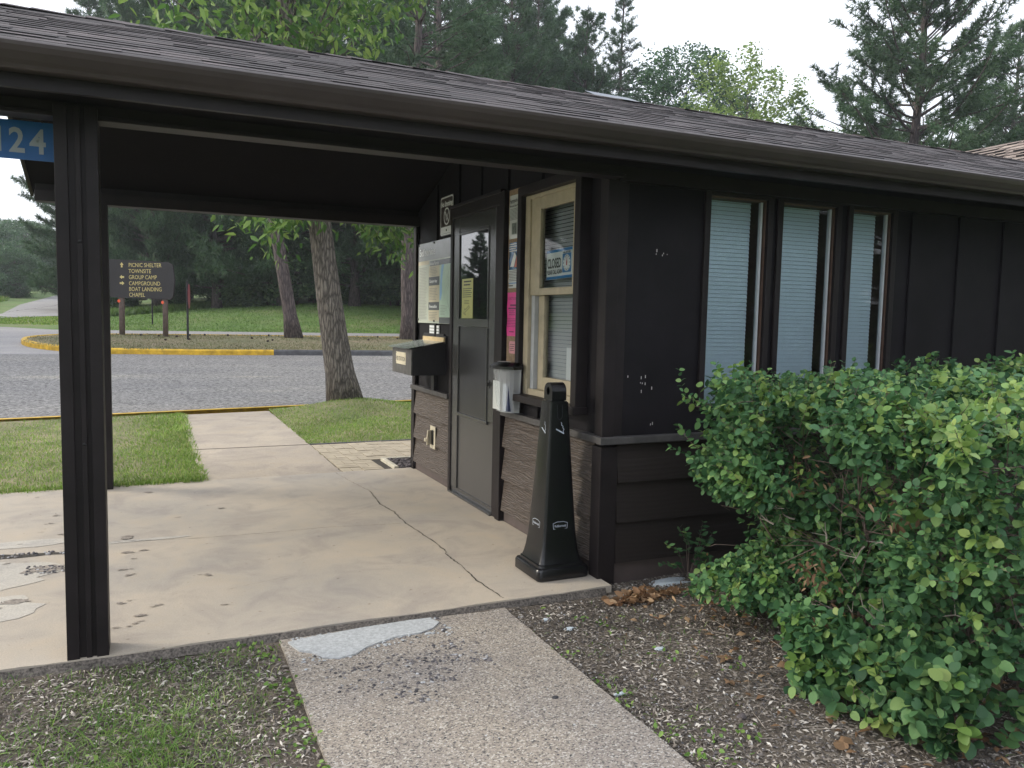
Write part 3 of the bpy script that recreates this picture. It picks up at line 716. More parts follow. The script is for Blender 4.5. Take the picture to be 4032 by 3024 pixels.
def building():
    # ---- door side wall above the ledge
    mb = MB(); X0, X1 = 2.292, 2.40
    def w(y0, y1, z0, z1): mb.box(X0, X1, y0, y1, z0, z1)
    w(3.80, 4.06, .78, 2.27); w(4.06, 4.86, .78, .95); w(4.06, 4.86, 2.25, 2.27); w(4.86, 5.14, .78, 2.27)
    w(5.14, 6.24, 2.31, 2.35); w(6.24, 7.275, .78, 2.35); w(3.80, 5.14, 2.27, 2.35)
    mb.prism([(X0, 3.80, 2.35), (X0, 7.275, 2.35), (X0, 7.275, 2.39), (X0, RY, RZ - .14), (X0, 3.80, 2.41)], None, (X1 - X0, 0, 0))
    mb.box(X1 - .05, X1 + .01, 3.92, 5.14, 0, .78); mb.box(X1 - .05, X1 + .01, 6.24, 7.275, 0, .78)
    for y in (6.665, 6.13, 5.66, 5.16, 4.63):
        z0 = 0.8 if y > 6.3 else 2.33
        mb.box(X0 - .018, X0, y - .02, y + .02, z0, RZ - .16 - abs(y - RY) * SL)
    mb.box(X0 - .018, X0, 4.60, 4.65, .8, .92)
    mb.build('wall', MT['panel'], office)
    # ---- front wall above the ledge
    mb = MB(); Y0, Y1 = 3.798, 3.91
    def f(x0, x1, z0, z1): mb.box(x0, x1, Y0, Y1, z0, z1)
    f(2.405, 2.955, .78, 2.30); f(2.955, 4.42, .78, .96); f(2.955, 4.42, 2.18, 2.30); f(3.378, 3.495, .96, 2.18); f(3.93, 4.068, .96, 2.18); f(4.42, XR - .3, .78, 2.30)
    for x in [4.62, 5.08, 5.54, 6.0, 6.46, 6.92, 7.38, 7.84, 8.3, 8.76, 9.22]: mb.box(x - .02, x + .02, Y0 - .018, Y0, .80, 2.27)
    rnd = random.Random(2)
    for (cx, cz, n, s) in [(2.62, 1.83, 5, .022), (2.52, 1.09, 7, .055), (2.60, 1.12, 2, .04), (2.60, .86, 3, .012)]:
        for k in range(n):
            x = cx + rnd.gauss(0, s); z = cz + rnd.gauss(0, s * .5)
            mb.box(x, x + rnd.uniform(.003, .006), Y0 - .001, Y0 + .004, z, z + rnd.uniform(.005, .018), 1)
    mb.build('wall', [MT['panel'], plain('bare_primer_fleck', (.55, .52, .5), .7)], office)
    # ---- other walls closing the building
    mb = MB(); mb.box(2.292, XR - .3, 7.16, 7.275, 0, 2.35); mb.box(XR - .41, XR - .3, 3.8, 7.16, 0, 2.9)
    mb.box(2.41, XR - .4, 5.0, 5.02, 0.01, 2.36); mb.box(2.41, 2.43, 5.3, 5.3, 0, 1)
    mb.build('rear_wall', MT['interior'], office)
    # ---- lap siding
    def laps(fr, a0, a1, mat, zb=(.54, .31, .08), ztop=.78):
        mb = MB(); z1 = ztop
        for z0 in zb:
            P = [(0.002, z1 + .0), (0.002, z0), (0.032, z0), (0.006, z1)]
            mb.prism([fr.p(a0, b, c) for c, b in P], None, fr.u * (a1 - a0))
            z1 = z0 + .012
        return mb.build('siding', mat, office)
    laps(FS, .058, 1.03, MT['siding']); laps(FS, 2.145, 3.40, MT['siding'])
    laps(FF, 2.375, XR - .3, MT['siding2'])
    mb = MB(); FS.box(mb, .055, 1.03, 0.0, .082, -.05, .006); FS.box(mb, 2.145, 3.40, 0.0, .082, -.05, .006); FF.box(mb, 2.375, XR - .3, -.2, .082, -.05, .004)
    mb.build('base_board', MT['foundation'], office)
    # ---- corner boards
    for bb in ((2.262, 2.372, 3.772, 3.872, -.06, .745), (2.268, 2.345, 3.778, 3.862, .80, 2.27), (2.262, 2.292, 7.215, 7.30, -.02, .775), (2.268, 2.292, 7.215, 7.297, .805, 2.33), (2.345, 2.405, 3.79, 3.862, .80, 2.27)):
        mb = MB(); mb.box(*bb); mb.build('corner_board', MT['trim'], office, bev=.003)
    # ---- ledge round the walls
    mb = MB()
    FS.box(mb, 0.0, 1.03, .765, .805, 0, .05); FS.box(mb, 2.145, 3.478, .765, .805, 0, .05)
    FF.box(mb, 2.242, XR - .3, .762, .802, 0, .052)
    mb.build('ledge', MT['ledge'], office, bev=.004)
    # ---- door
    d = Frame((2.292, 7.275, 0), (0, -1, 0), (0, 0, 1), (-1, 0, 0))
    u = lambda y: 7.275 - y
    mb = MB()
    FS.box(mb, u(6.19), u(5.31), .012, 2.24, -.04, .012)
    door = mb.build('door', MT['doorpan'], office)
    mb = MB()     # raised stiles and rails
    FS.box(mb, u(6.19), u(6.06), .05, 2.235, .0125, .026); FS.box(mb, u(5.43), u(5.315), .68, 2.235, .0125, .026)
    FS.box(mb, u(6.06), u(5.43), 2.12, 2.235, .0125, .022); FS.box(mb, u(6.06), u(5.43), 1.375, 1.435, .0125, .03)
    FS.box(mb, u(6.06), u(5.43), .655, .68, .0125, .03)
    mb.build('stile', MT['dooralu'], door, bev=.003)
    mb = MB(); FS.box(mb, u(6.075), u(5.425), .665, .678, .03, .034); FS.box(mb, u(5.445), u(5.43), .68, 1.37, .013, .034); FS.box(mb, u(6.055), u(5.435), 1.43, 1.437, .03, .034)
    FS.box(mb, u(5.447), u(5.432), 1.44, 2.12, .013, .032); FS.box(mb, u(6.05), u(5.43), 2.10, 2.115, .013, .03)
    mb.build('bead', MT['dooralu'], door)
    mb = MB(); FS.box(mb, u(6.055), u(5.45), .69, 1.37, .0128, .0145); mb.build('lower_panel', plain('door_black_panel', (.028, .028, .03), .3, var=.2, nscale=3), door)
    mb = MB(); mb.add([FS.p(u(6.055), 1.438, .016), FS.p(u(5.448), 1.438, .016), FS.p(u(5.448), 2.10, .016), FS.p(u(6.055), 2.10, .016)], [(0, 1, 2, 3)]); mb.build('pane', MT['doorglass'], door)
    mb = MB(); FS.box(mb, u(6.19), u(5.315), .015, .055, .013, .022); mb.build('kick_plate', MT['dooralu'], door)
    mb = MB(); FS.box(mb, u(5.41), u(5.385), .93, .99, .026, .032); FS.box(mb, u(5.404), u(5.391), .945, .975, .032, .05); mb.build('latch', MT['dooralu'], door)
    # ---- door frame
    mb = MB()
    FS.box(mb, u(5.31), u(5.215), 0.0, 2.30, -.05, .03); FS.box(mb, u(5.215), u(5.14), .0, 2.33, -.02, .045)
    FS.box(mb, u(6.245), u(6.19), 0.0, 2.30, -.05, .035); FS.box(mb, u(6.24), u(5.215), 2.24, 2.335, -.05, .04)
    FS.box(mb, u(6.25), u(5.18), 2.322, 2.345, -.0, .055)
    mb.build('door_frame', MT['trim'], office, bev=.004)
    mb = MB(); FS.box(mb, u(6.20), u(5.30), -.0, .012, -.05, .05); mb.build('door_sill', MT['dooralu'], office)
    # ---- service window (double hung, cream)
    mb = MB()
    FS.box(mb, u(4.915), u(4.855), .93, 2.31, -.05, .045); FS.box(mb, u(4.065), u(4.00), .90, 2.31, -.05, .075)
    FS.box(mb, u(4.855), u(4.065), 2.25, 2.31, -.05, .06)
    FS.box(mb, u(4.93), u(3.985), .90, .945, -.05, .095)
    win = mb.build('service_window', MT['trim'], office, bev=.004)
    mb = MB()
    FS.box(mb, u(4.855), u(4.785), .945, 2.25, -.09, .012); FS.box(mb, u(4.135), u(4.065), .945, 2.25, -.09, .012)
    FS.box(mb, u(4.785), u(4.135), 2.225, 2.25, -.09, .010); FS.box(mb, u(4.785), u(4.135), .945, .985, -.09, .005)
    mb.build('frame', MT['cream'], win, bev=.003)
    mb = MB()
    FS.box(mb, u(4.785), u(4.655), 1.60, 2.225, -.035, 0); FS.box(mb, u(4.215), u(4.135), 1.60, 2.225, -.035, 0)
    FS.box(mb, u(4.655), u(4.215), 2.15, 2.225, -.035, 0); FS.box(mb, u(4.655), u(4.215), 1.60, 1.645, -.035, 0)
    mb.build('upper_sash', MT['cream'], win, bev=.003)
    mb = MB()
    FS.box(mb, u(4.735), u(4.655), .985, 1.60, -.075, -.04); FS.box(mb, u(4.215), u(4.135), .985, 1.60, -.075, -.04)
    FS.box(mb, u(4.655), u(4.215), .985, 1.07, -.075, -.04)
    mb.build('lower_sash', MT['cream'], win, bev=.003)
    mb = MB(); FS.box(mb, u(4.784), u(4.737), .986, 1.60, -.06, -.012); mb.build('track', MT['vinyl'], win)
    mb = MB(); mb.add([FS.p(u(4.655), 1.645, -.02), FS.p(u(4.215), 1.645, -.02), FS.p(u(4.215), 2.15, -.02), FS.p(u(4.655), 2.15, -.02)], [(0, 1, 2, 3)]); mb.build('pane', MT['glass'], win)
    mb = MB(); mb.add([FS.p(u(4.655), 1.07, -.06), FS.p(u(4.215), 1.07, -.06), FS.p(u(4.215), 1.60, -.06), FS.p(u(4.655), 1.60, -.06)], [(0, 1, 2, 3)]); mb.build('pane', MT['glass'], win)
    mb = MB()
    for i in range(52):
        z = 1.0 + i * .0245
        mb.add([FS.p(u(4.83), z, -.100), FS.p(u(4.08), z, -.100), FS.p(u(4.08), z + .0225, -.107), FS.p(u(4.83), z + .0225, -.107)], [(0, 1, 2, 3)])
    mb.build('blind', plain('grey_blind_slats', (.40, .41, .43), .5, var=.03), win)
    # ---- three tall front windows
    mb0 = MB()
    for (x0, x1) in [(2.955, 3.378), (3.495, 3.93), (4.068, 4.42)]:
        mb = MB()
        FF.box(mb, x0 - .04, x0, .93, 2.21, 0, .02); FF.box(mb, x1, x1 + .04, .93, 2.21, 0, .02); FF.box(mb, x0, x1, 2.18, 2.21, 0, .02); FF.box(mb, x0, x1, .93, .96, 0, .02)
        w = mb.build('window', MT['trim'], office, bev=.003)
        mb = MB(); FF.box(mb, x0, x0 + .012, .96, 2.18, -.20, -.002); FF.box(mb, x1 - .012, x1, .96, 2.18, -.20, -.002); FF.box(mb, x0, x1, 2.168, 2.18, -.2, -.002)
        mb.build('frame', plain('brown_jamb', (.085, .050, .036), .6, var=.25, nscale=20), w)
        mb = MB(); FF.box(mb, x1 - .035, x1 - .022, .96, 2.168, -.03, -.008); mb.build('glazing_bead', MT['vinyl'], w)
        mb = MB(); mb.add([FF.p(x0 + .012, .96, -.022), FF.p(x1 - .035, .96, -.022), FF.p(x1 - .035, 2.168, -.022), FF.p(x0 + .012, 2.168, -.022)], [(0, 1, 2, 3)]); mb.build('pane', MT['glass'], w)
        mb = MB()
        for i in range(50):
            z = .96 + i * .0245
            mb.add([FF.p(x0 + .012, z, -.075), FF.p(x1 - .055, z, -.075), FF.p(x1 - .055, z + .0238, -.081), FF.p(x0 + .012, z + .0238, -.081)], [(0, 1, 2, 3)])
        mb.build('blind', MT['blind'], w)
    # ---- beams
    mb = MB(); mb.box(XL + .05, 2.33, 3.70, 3.79, 2.225, 2.33); mb.box(XL + .05, 2.31, 3.685, 3.797, 2.207, 2.225)
    mb.build('beam', MT['trim'], office, bev=.003)
    mb = MB(); mb.box(2.33, XR, 3.735, 3.80, 2.20, 2.33)
    mb.build('frieze_board', MT['trim'], office)
    mb = MB(); mb.box(XL + .05, 2.29, 7.215, 7.29, 2.36, 2.46); mb.box(XL + .05, 2.29, 7.165, 7.305, 2.275, 2.36)
    mb.build('beam', MT['trim'], office, bev=.003)
    # ---- posts
    for (x0, y0, z0) in ((-.333, 3.655, -.075), (-.447, 7.135, -.06)):
        mb = MB(); x1 = x0 + .155
        zt = 2.25 if y0 < 5 else 2.28
        mb.box(x0 + .006, x1 - .006, y0 + .016, y0 + .125, z0, zt)
        mb.box(x0, x0 + .047, y0, y0 + .018, z0, zt); mb.box(x0 + .072, x0 + .093, y0 + .002, y0 + .018, z0, zt); mb.box(x1 - .045, x1, y0, y0 + .018, z0, zt)
        mb.box(x0, x0 + .010, y0 + .018, y0 + .14, z0, zt); mb.box(x1 - .010, x1, y0 + .018, y0 + .14, z0, zt); mb.box(x0, x1, y0 + .125, y0 + .142, z0, zt)
        p = mb.build('post', MT['trim'], office, bev=.0025)
        for z in (.9, 1.72):
            mb = MB(); mb.ell((x0 + .082, y0 + .002, z), (.007, .005, .007), 8, 6); mb.build('bolt', MT['blackmatte'], p)
    # ---- ceiling boards under the rafters
    mb = MB()
    zc = lambda y: RZ - .13 - abs(y - RY) * SL
    for ya, yb in ((3.45, RY), (RY, 7.38)):
        mb.prism([(XL + .02, ya, zc(ya)), (XL + .02, yb, zc(yb)), (XL + .02, yb, zc(yb) + .02), (XL + .02, ya, zc(ya) + .02)], None, (XR - XL - .04, 0, 0))
    mb.box(XL + .02, XR - .02, 3.42, 3.70, 2.268, 2.285)      # level soffit at the front eave
    mb.box(XL + .02, XR - .02, 3.70, 3.80, 2.295, 2.31)
    mb.build('soffit', MT['ceil'], office)
    # ---- fascia
    mb = MB(); mb.box(XL, XR, 3.40, 3.425, 2.235, 2.395); mb.box(XL, XR, 3.425, 3.46, 2.245, 2.267)
    for yy, zz in ((3.425, 2.24), (7.39, 2.33)):
        mb.prism([(XL, yy, zz), (XL, yy, RZ - .01 - abs(yy - RY) * SL), (XL, RY, RZ - .01), (XL, RY, RZ - .155)], None, (.022, 0, 0))
    mb.build('fascia', MT['trim'], office)
    # ---- gutter, K profile
    prof = [(3.40, 2.37), (3.40, 2.286), (3.345, 2.286), (3.338, 2.289), (3.331, 2.300), (3.318, 2.312), (3.298, 2.336), (3.289, 2.354), (3.287, 2.366), (3.293, 2.372), (3.302, 2.370), (3.302, 2.36), (3.300, 2.350), (3.335, 2.296), (3.39, 2.294), (3.39, 2.37)]
    mb = MB(); mb.prism([(XL - .03, y, z) for y, z in prof], None, (XR - XL + .06, 0, 0))
    mb.build('gutter', MT['gutter'], office)

def shingles(name, mat, org, along, up, L, S, parent, seed, thick=.0055, exp_=.128):
    """org: lower left corner, along/up unit vectors"""
    rnd = random.Random(seed); along = Vector(along); up = Vector(up).normalized(); nrm = along.cross(up).normalized()
    if nrm.z < 0: nrm = -nrm
    org = Vector(org); mb = MB()
    n = int(math.ceil(S / exp_))
    mb.add([org, org + along * L, org + along * L + up * S, org + up * S], [(0, 1, 2, 3)])
    def wedge(a0, a1, s0, s1, t0, t1):
        P = [org + along * a + up * s + nrm * t for a, s, t in ((a0, s0, t0), (a1, s0, t0), (a1, s1, t1), (a0, s1, t1), (a0, s0, .001), (a1, s0, .001), (a1, s1, .001), (a0, s1, .001))]
        mb.add(P, [(0, 1, 2, 3), (4, 5, 1, 0), (5, 6, 2, 1), (7, 4, 0, 3)])
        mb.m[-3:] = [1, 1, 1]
    for i in range(n):
        s0 = i * exp_ - .02; s1 = min(S, s0 + exp_ + .03)
        a = -rnd.uniform(0, .2)
        while a < L:
            w = rnd.choice((.12, .16, .2, .26, .32)) * rnd.uniform(.8, 1.2)
            raised = rnd.random() < .55
            t = (thick if raised else thick * .4) * rnd.uniform(.8, 1.25)
            if a + w > .02: wedge(max(0, a), min(L, a + w), s0 + (rnd.uniform(-.006, .004) if raised else .008 + rnd.uniform(0, .01)), s1, t + .002, .0025)
            a += w
    return mb.build(name, [mat, MT['course_shadow']], parent)

def roof():
    slope = Vector((0, RY - EY, RZ - EZ)); S = slope.length
    mb = MB()
    n1 = Vector((0, -(RZ - EZ), RY - EY)).normalized()
    for a, b in (((EY, EZ), (RY, RZ)), ((7.42, RZ - 1.92 * SL), (RY, RZ))):
        mb.prism([(XL - .02, a[0], a[1] - .022), (XL - .02, b[0], b[1] - .022), (XL - .02, b[0], b[1] - .002), (XL - .02, a[0], a[1] - .002)], None, (XR - XL + .04, 0, 0))
    r = mb.build('roof', MT['shingle'], office)
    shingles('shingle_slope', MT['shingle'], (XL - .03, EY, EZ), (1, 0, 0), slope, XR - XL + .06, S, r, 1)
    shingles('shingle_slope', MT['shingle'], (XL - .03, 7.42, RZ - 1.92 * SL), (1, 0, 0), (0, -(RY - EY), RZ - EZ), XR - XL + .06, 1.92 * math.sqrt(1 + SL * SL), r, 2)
    rnd = random.Random(5); mb = MB(); x = XL - .03
    while x < XR:
        w = .30; h = rnd.uniform(.012, .024); q = rnd.uniform(-.006, .006)
        for s in (-1, 1):
            a = Vector((x, RY, RZ + h * .6 + .004)); b = Vector((x, RY + s * .14, RZ + .012 - .14 * SL + q)); d = Vector((w, 0, 0))
            mb.add([a, a + d - Vector((0, 0, h * .6)), b + d - Vector((0, 0, .008)), b, a - Vector((0, 0, .02)), b - Vector((0, 0, .02))], [(0, 1, 2, 3), (0, 3, 5, 4)])
        x += w - .04 - .12
    mb.build('ridge_cap', MT['shingle'], r)
    mb = MB(); y0 = 5.33; z = lambda y: EZ + (y - EY) * SL
    mb.add([(3.05, y0, z(y0) + .02), (3.42, y0 - .05, z(y0 - .05) + .02), (3.40, y0 + .09, z(y0 + .09) + .03), (3.02, y0 + .10, z(y0 + .10) + .035)], [(0, 1, 2, 3)])
    mb.build('flashing_patch', plain('bare_flashing', (.16, .18, .21), .5), r)
building(); roof()

# second building behind on the right
def wing():
    b = thing('neighbouring_building', 'second building behind the ridge at right with tan shingle roof', 'building', (14, 11, 0))
    mb = MB(); mb.box(11.2, 17, 8.4, 14, 0, 3.2); mb.build('wall', MT['wallbrown'], b)
    mb = MB(); mb.box(10.55, 10.6, 7.85, 14.6, 3.05, 3.22); mb.box(10.6, 17, 7.85, 7.9, 3.0, 3.15)
    mb.build('fascia', MT['cream'], b)
    mb = MB(); mb.prism([(10.6, 7.9, 3.2), (14, 7.9, 4.72), (17.4, 7.9, 3.2)], None, (0, 6.6, 0)); r = mb.build('roof', MT['shingle2'], b)
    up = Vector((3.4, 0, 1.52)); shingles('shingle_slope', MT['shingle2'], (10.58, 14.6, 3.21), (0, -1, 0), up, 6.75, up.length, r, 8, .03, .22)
wing()

# ================================================================== things on the walls
def fee_box():
    t = thing('fee_box', 'black wooden fee station box with clear lid mounted beside the door', 'fee box', (2.14, 6.71, 1.0))
    x0, x1, y0, y1 = 1.99, 2.292, 6.43, 7.0
    mb = MB()
    mb.prism([(x0 + .012, y0, .95), (x1, y0, .95), (x1, y0, 1.235), (x0 + .012, y0, 1.17)], None, (0, .015, 0))
    mb.prism([(x0 + .012, y1 - .015, .95), (x1, y1 - .015, .95), (x1, y1 - .015, 1.235), (x0 + .012, y1 - .015, 1.17)], None, (0, .015, 0))
    mb.box(x0 + .012, x1, y0 + .015, y1 - .015, .95, .965); mb.box(x1 - .015, x1 - .001, y0 + .015, y1 - .015, .965, 1.30)
    mb.box(x0 + .07, x1, y0 + .03, y1 - .03, .965, 1.05)
    mb.build('box', MT['boxwood'], t)
    mb = MB(); mb.prism([(x0, y0 - .001, .95), (x0 + .012, y0 - .001, .95), (x0 + .012, y0 - .001, 1.17), (x0, y0 - .001, 1.167)], None, (0, y1 - y0 + .002, 0)); mb.build('front_board', MT['boxfront'], t)
    mb = MB(); mb.add([(x0 - .045, y0 - .03, 1.176), (2.262, y0 - .03, 1.237), (2.262, y1 + .03, 1.237), (x0 - .045, y1 + .03, 1.176)], [(0, 1, 2, 3)]); mb.build('lid', MT['frost'], t)
    mb = MB(); mb.box(2.262, 2.276, 6.40, 6.965, 1.235, 1.272); mb.build('hinge_strip', MT['woodraw'], t)
    mb = MB(); mb.box(2.276, 2.291, 6.385, 7.0, 1.22, 1.285); mb.build('hinge_board', MT['boxwood'], t)
    mb = MB(); mb.box(2.255, 2.2905, 6.62, 6.70, .80, .95); mb.build('bracket', MT['boxwood'], t)
    mb = MB(); mb.add([(x0 + .02, 6.72, 1.1845), (x0 + .12, 6.72, 1.2063), (x0 + .12, 6.76, 1.2063), (x0 + .02, 6.76, 1.1845)], [(0, 1, 2, 3)]); mb.build('tape', MT['paper'], t)
    fr = Frame((x0, 6.875, 1.03), (0, -1, 0), (0, 0, 1), (-1, 0, 0))
    mb = MB(); fr.box(mb, 0, .29, .0, .105, 0.0005, .003); fr.text(mb, 'FEE STATION', .145, .03, .052, .0035, 1, .88, 'CENTER', bold=.0006)
    for a, b in ((.01, .01), (.28, .01), (.01, .095), (.28, .095)): fr.box(mb, a - .003, a + .003, b - .003, b + .003, .003, .005, 1)
    mb.build('label_plate', [plain('cream_plate', (.62, .56, .42), .5), MT['ink']], t)
fee_box()

def lines(fr, mb, u0, u1, v0, v1, n, mi, c, seed=1, h=.35, jag=.3):
    rnd = random.Random(seed); dv = (v1 - v0) / n
    for i in range(n):
        v = v1 - (i + .5) * dv; e = u1 - rnd.random() * jag * (u1 - u0)
        u = u0
        while u < e:
            w = rnd.uniform(.02, .08) * (u1 - u0) * 2; w = min(w, e - u)
            fr.box(mb, u, u + w * .85, v - dv * h * .5, v + dv * h * .5, c - .0004, c, mi); u += w

def wall_things():
    U = lambda y: 7.275 - y
    # no smoking sign
    t = thing('no_smoking_sign', 'brown no smoking sign with rounded corners above the information panel', 'sign', (2.28, 6.39, 2.28))
    fr = Frame((2.272, 6.545, 2.128), (0, -1, 0), (0, 0, 1), (-1, 0, 0)); W_, H_ = .318, .325
    def rr(w0, h0, w1, h1, r, n=5):
        P = []
        for cx, cy, a0 in ((w1 - r, h1 - r, 0), (w0 + r, h1 - r, 90), (w0 + r, h0 + r, 180), (w1 - r, h0 + r, 270)):
            for k in range(n + 1):
                a = math.radians(a0 + 90 * k / n); P.append((cx + r * math.cos(a) * 1.25 if 0 else cx + r * math.cos(a), cy + r * math.sin(a)))
        return P
    mb = MB(); fr.poly(mb, rr(0, 0, W_, H_, .03), -.004, 0); mb.build('plate', plain('brown_sign_face', (.04, .028, .026), .3), t)
    mb = MB()
    A = rr(.004, .004, W_ - .004, H_ - .004, .028); B = rr(.016, .016, W_ - .016, H_ - .016, .02); n = len(A)
    mb.add([fr.p(a, b, .0008) for a, b in A] + [fr.p(a, b, .0008) for a, b in B], [(i, (i + 1) % n, n + (i + 1) % n, n + i) for i in range(n)])
    fr.text(mb, 'No Smoking', W_ / 2, .242, .060, .0009, 0, .90, 'CENTER', bold=.0022)
    cx, cy, R1, R0 = W_ / 2, .158, .072, .060; N = 28
    mb.add([fr.p(cx + R * math.cos(2 * math.pi * i / N), cy + R * math.sin(2 * math.pi * i / N), .0008) for R in (R1, R0) for i in range(N)], [(i, (i + 1) % N, N + (i + 1) % N, N + i) for i in range(N)])
    fr.stroke(mb, [(cx - .045, cy + .045), (cx + .045, cy - .045)], .011, .0009); fr.stroke(mb, [(cx - .028, cy + .02), (cx - .012, cy - .035), (cx + .04, cy + .03)], .008, .0009)
    fr.poly(mb, [(.02, .018), (W_ - .02, .018), (W_ - .02, .073), (.02, .073)], .0004, .001)
    mb.build('lettering', MT['white'], t)
    mb = MB(); fr.box(mb, W_ / 2 - .008, W_ / 2 + .008, .035, .051, .001, .004); mb.build('bolt', MT['ink'], t)
    # information panel
    t = thing('information_panel', 'grey and white self service information panel with a park map left of the door', 'information panel', (2.28, 6.67, 1.75))
    W_, H_ = .897, .712; fr = Frame((2.266, 7.12, 1.39), (0, -1, 0), (0, 0, 1), (-1, 0, 0))
    mb = MB(); fr.box(mb, 0, W_, 0, H_, -.02, 0); mb.build('plate', MT['paper2'], t)
    mb = MB()
    fr.box(mb, .0005, W_ - .0005, .555, H_ - .0005, .0, .0008, 0)
    fr.box(mb, .33, W_ - .0005, .50, .545, .0, .0007, 1); fr.box(mb, .0005, .30, .52, .553, .0, .0007, 2)
    fr.box(mb, .30, .585, .02, .50, .0, .0006, 2)
    fr.box(mb, .30, .585, .33, .405, .0006, .0012, 1); fr.box(mb, .30, .585, .115, .185, .0006, .0012, 1)
    fr.box(mb, .59, W_ - .001, .055, .50, .0, .0006, 3); fr.box(mb, .59, W_ - .001, .002, .053, .0, .0008, 1)
    fr.poly(mb, [(.64, .50), (.70, .50), (.665, .42), (.65, .33), (.655, .26), (.625, .20), (.60, .20), (.60, .30), (.615, .42)], .0006, .001, 4)
    mb.build('colour_field', [MT['panelgrey2'], MT['panelgrey'], MT['tanpanel'], MT['mapgreen'], MT['mapblue']], t)
    for tx, a, b, sz, sx in (('Self service', .03, .60, .092, 1.05), ('Vehicle Permits', .32, .508, .038, 1.05), ('Camping fees', .32, .355, .038, 1.0), ('Firewood/Ice', .32, .135, .038, 1.0)):
        mb = MB(); fr.text(mb, tx, a, b, sz, .0014, 0, sx, bold=.0007); mb.build('lettering', MT['white'], t)
    for a in ((.02, .26, .03, .50, 34, 0, .0014, 1, .3), (.32, .55, .41, .49, 6, 0, .0014, 2, .3), (.32, .55, .20, .31, 8, 0, .0014, 3, .3), (.32, .55, .03, .10, 5, 0, .0014, 4, .3), (.62, .80, .07, .16, 7, 0, .0014, 5, .22, .5)):
        mb = MB(); lines(fr, mb, *a); mb.build('small_print', MT['inkgrey'], t)
    mb = MB()
    fr.stroke(mb, [(.84, .47), (.80, .40), (.83, .34), (.78, .27), (.80, .18), (.86, .10)], .003, .0014); fr.stroke(mb, [(.76, .42), (.80, .34), (.74, .30)], .002, .0014)
    mb.build('map_roads', MT['inkgrey'], t)
    for a, b in ((.01, .70), (.44, .70), (.88, .70), (.01, .03), (.46, .02), (.88, .02)):
        mb = MB(); fr.box(mb, a - .008, a + .008, b - .008, b + .008, 0, .008); mb.build('bolt', MT['ink'], t)
    # small glossy notice under the panel
    t = thing('notice_plate', 'small glossy white notice under the information panel and above the fee box', 'notice', (2.285, 6.7, 1.335))
    fr = Frame((2.287, 6.84, 1.29), (0, -1, 0), (0, 0, 1), (-1, 0, 0)); mb = MB(); fr.box(mb, 0, .27, 0, .085, 0, .004, 1)
    for k in range(3): fr.box(mb, .008, .255, .006 + k * .027, .006 + k * .027 + .020, .004, .006, 0)
    mb.build('card', [MT['white'], MT['panelgrey2']], t)
    # outlet
    t = thing('electrical_outlet', 'broken almond outlet cover low on the siding under the fee box', 'electrical outlet', (2.27, 6.645, .37))
    fr = Frame((2.266, 6.713, .285), (0, -1, 0), (0, 0, 1), (-1, 0, 0)); mb = MB()
    fr.box(mb, 0, .135, 0, .20, 0, .008); mb.build('cover_plate', MT['almond'], t, bev=.002)
    mb = MB(); fr.box(mb, .045, .10, .035, .165, .008, .011); mb.build('socket', MT['blackmatte'], t)
    mb = MB(); mb.prism([fr.p(.015, .04, .008), fr.p(.03, .03, .05), fr.p(.045, .10, .055), fr.p(.03, .16, .045), fr.p(.02, .16, .008)], None, fr.u * .02); fr.box(mb, .01, .04, .06, .09, .03, .065); mb.build('flap', MT['almond'], t)
    # notice board strip with papers
    t = thing('notice_board', 'narrow brown cork notice board between the door and the cream window', 'notice board', (2.285, 5.02, 1.7))
    mb = MB(); FS.box(mb, U(5.125), U(4.915), 1.06, 2.325, .0, .012); mb.build('board', MT['cork'], t)
    def paper(name, label, y0, y1, z0, z1, mat, c=.0135):
        q = thing(name, label, 'paper notice', (2.278, (y0 + y1) / 2, (z0 + z1) / 2))
        fr = Frame((2.292, y1, z0), (0, -1, 0), (0, 0, 1), (-1, 0, 0))
        nu, nv = 4, 10; V = []; F = []; w, h = y1 - y0, z1 - z0
        for j in range(nv + 1):
            for i in range(nu + 1): V.append(fr.p(w * i / nu, h * j / nv, c + .003 + .0022 * math.sin(i * 2.1 + j * 1.3 + z0 * 9)))
        for j in range(nv):
            for i in range(nu): a = j * (nu + 1) + i; F.append((a, a + 1, a + nu + 2, a + nu + 1))
        mb = MB(); mb.add(V, F); mb.build('sheet', mat, q, smooth=True)
        return q, fr, w, h
    q, fr, w, h = paper('paper_notice', 'white hammock notice at the top of the cork board', 4.925, 5.105, 1.99, 2.285, MT['paper'])
    mb = MB(); fr.text(mb, 'Hammock use in', .012, .245, .035, .0215, 0, .78, bold=.0008); fr.text(mb, 'Minnesota State Parks', .012, .215, .021, .0215, 0, .82, bold=.0005)
    fr.box(mb, .012, .09, .240, .242, .021, .0215); lines(fr, mb, .012, .165, .125, .205, 9, 0, .0215, 7, .28, .2); mb.build('print', MT['ink'], q)
    mb = MB(); fr.box(mb, .05, .125, .03, .105, .0205, .0212); mb.build('photo', plain('grey_photo', (.14, .16, .14), .4, var=.7, nscale=70), q)
    q, fr, w, h = paper('paper_notice', 'blue poster sheet in a shiny plastic sleeve below the hammock notice', 4.925, 5.10, 1.78, 1.965, MT['posterblue'])
    mb = MB(); lines(fr, mb, .012, .15, .12, .18, 4, 0, .0212, 9, .4, .3); fr.poly(mb, [(.03, .02), (.10, .12), (.125, .09), (.09, .02)], .019, .0208, 0); fr.poly(mb, [(.10, .015), (.135, .09), (.15, .02)], .019, .0211, 1); mb.build('picture', [MT['paper'], plain('poster_orange', (.5, .10, .05), .3)], q)
    q, fr, w, h = paper('paper_notice', 'white sheet of small print between the blue poster and the pink notice', 4.925, 5.10, 1.655, 1.78, MT['paper'])
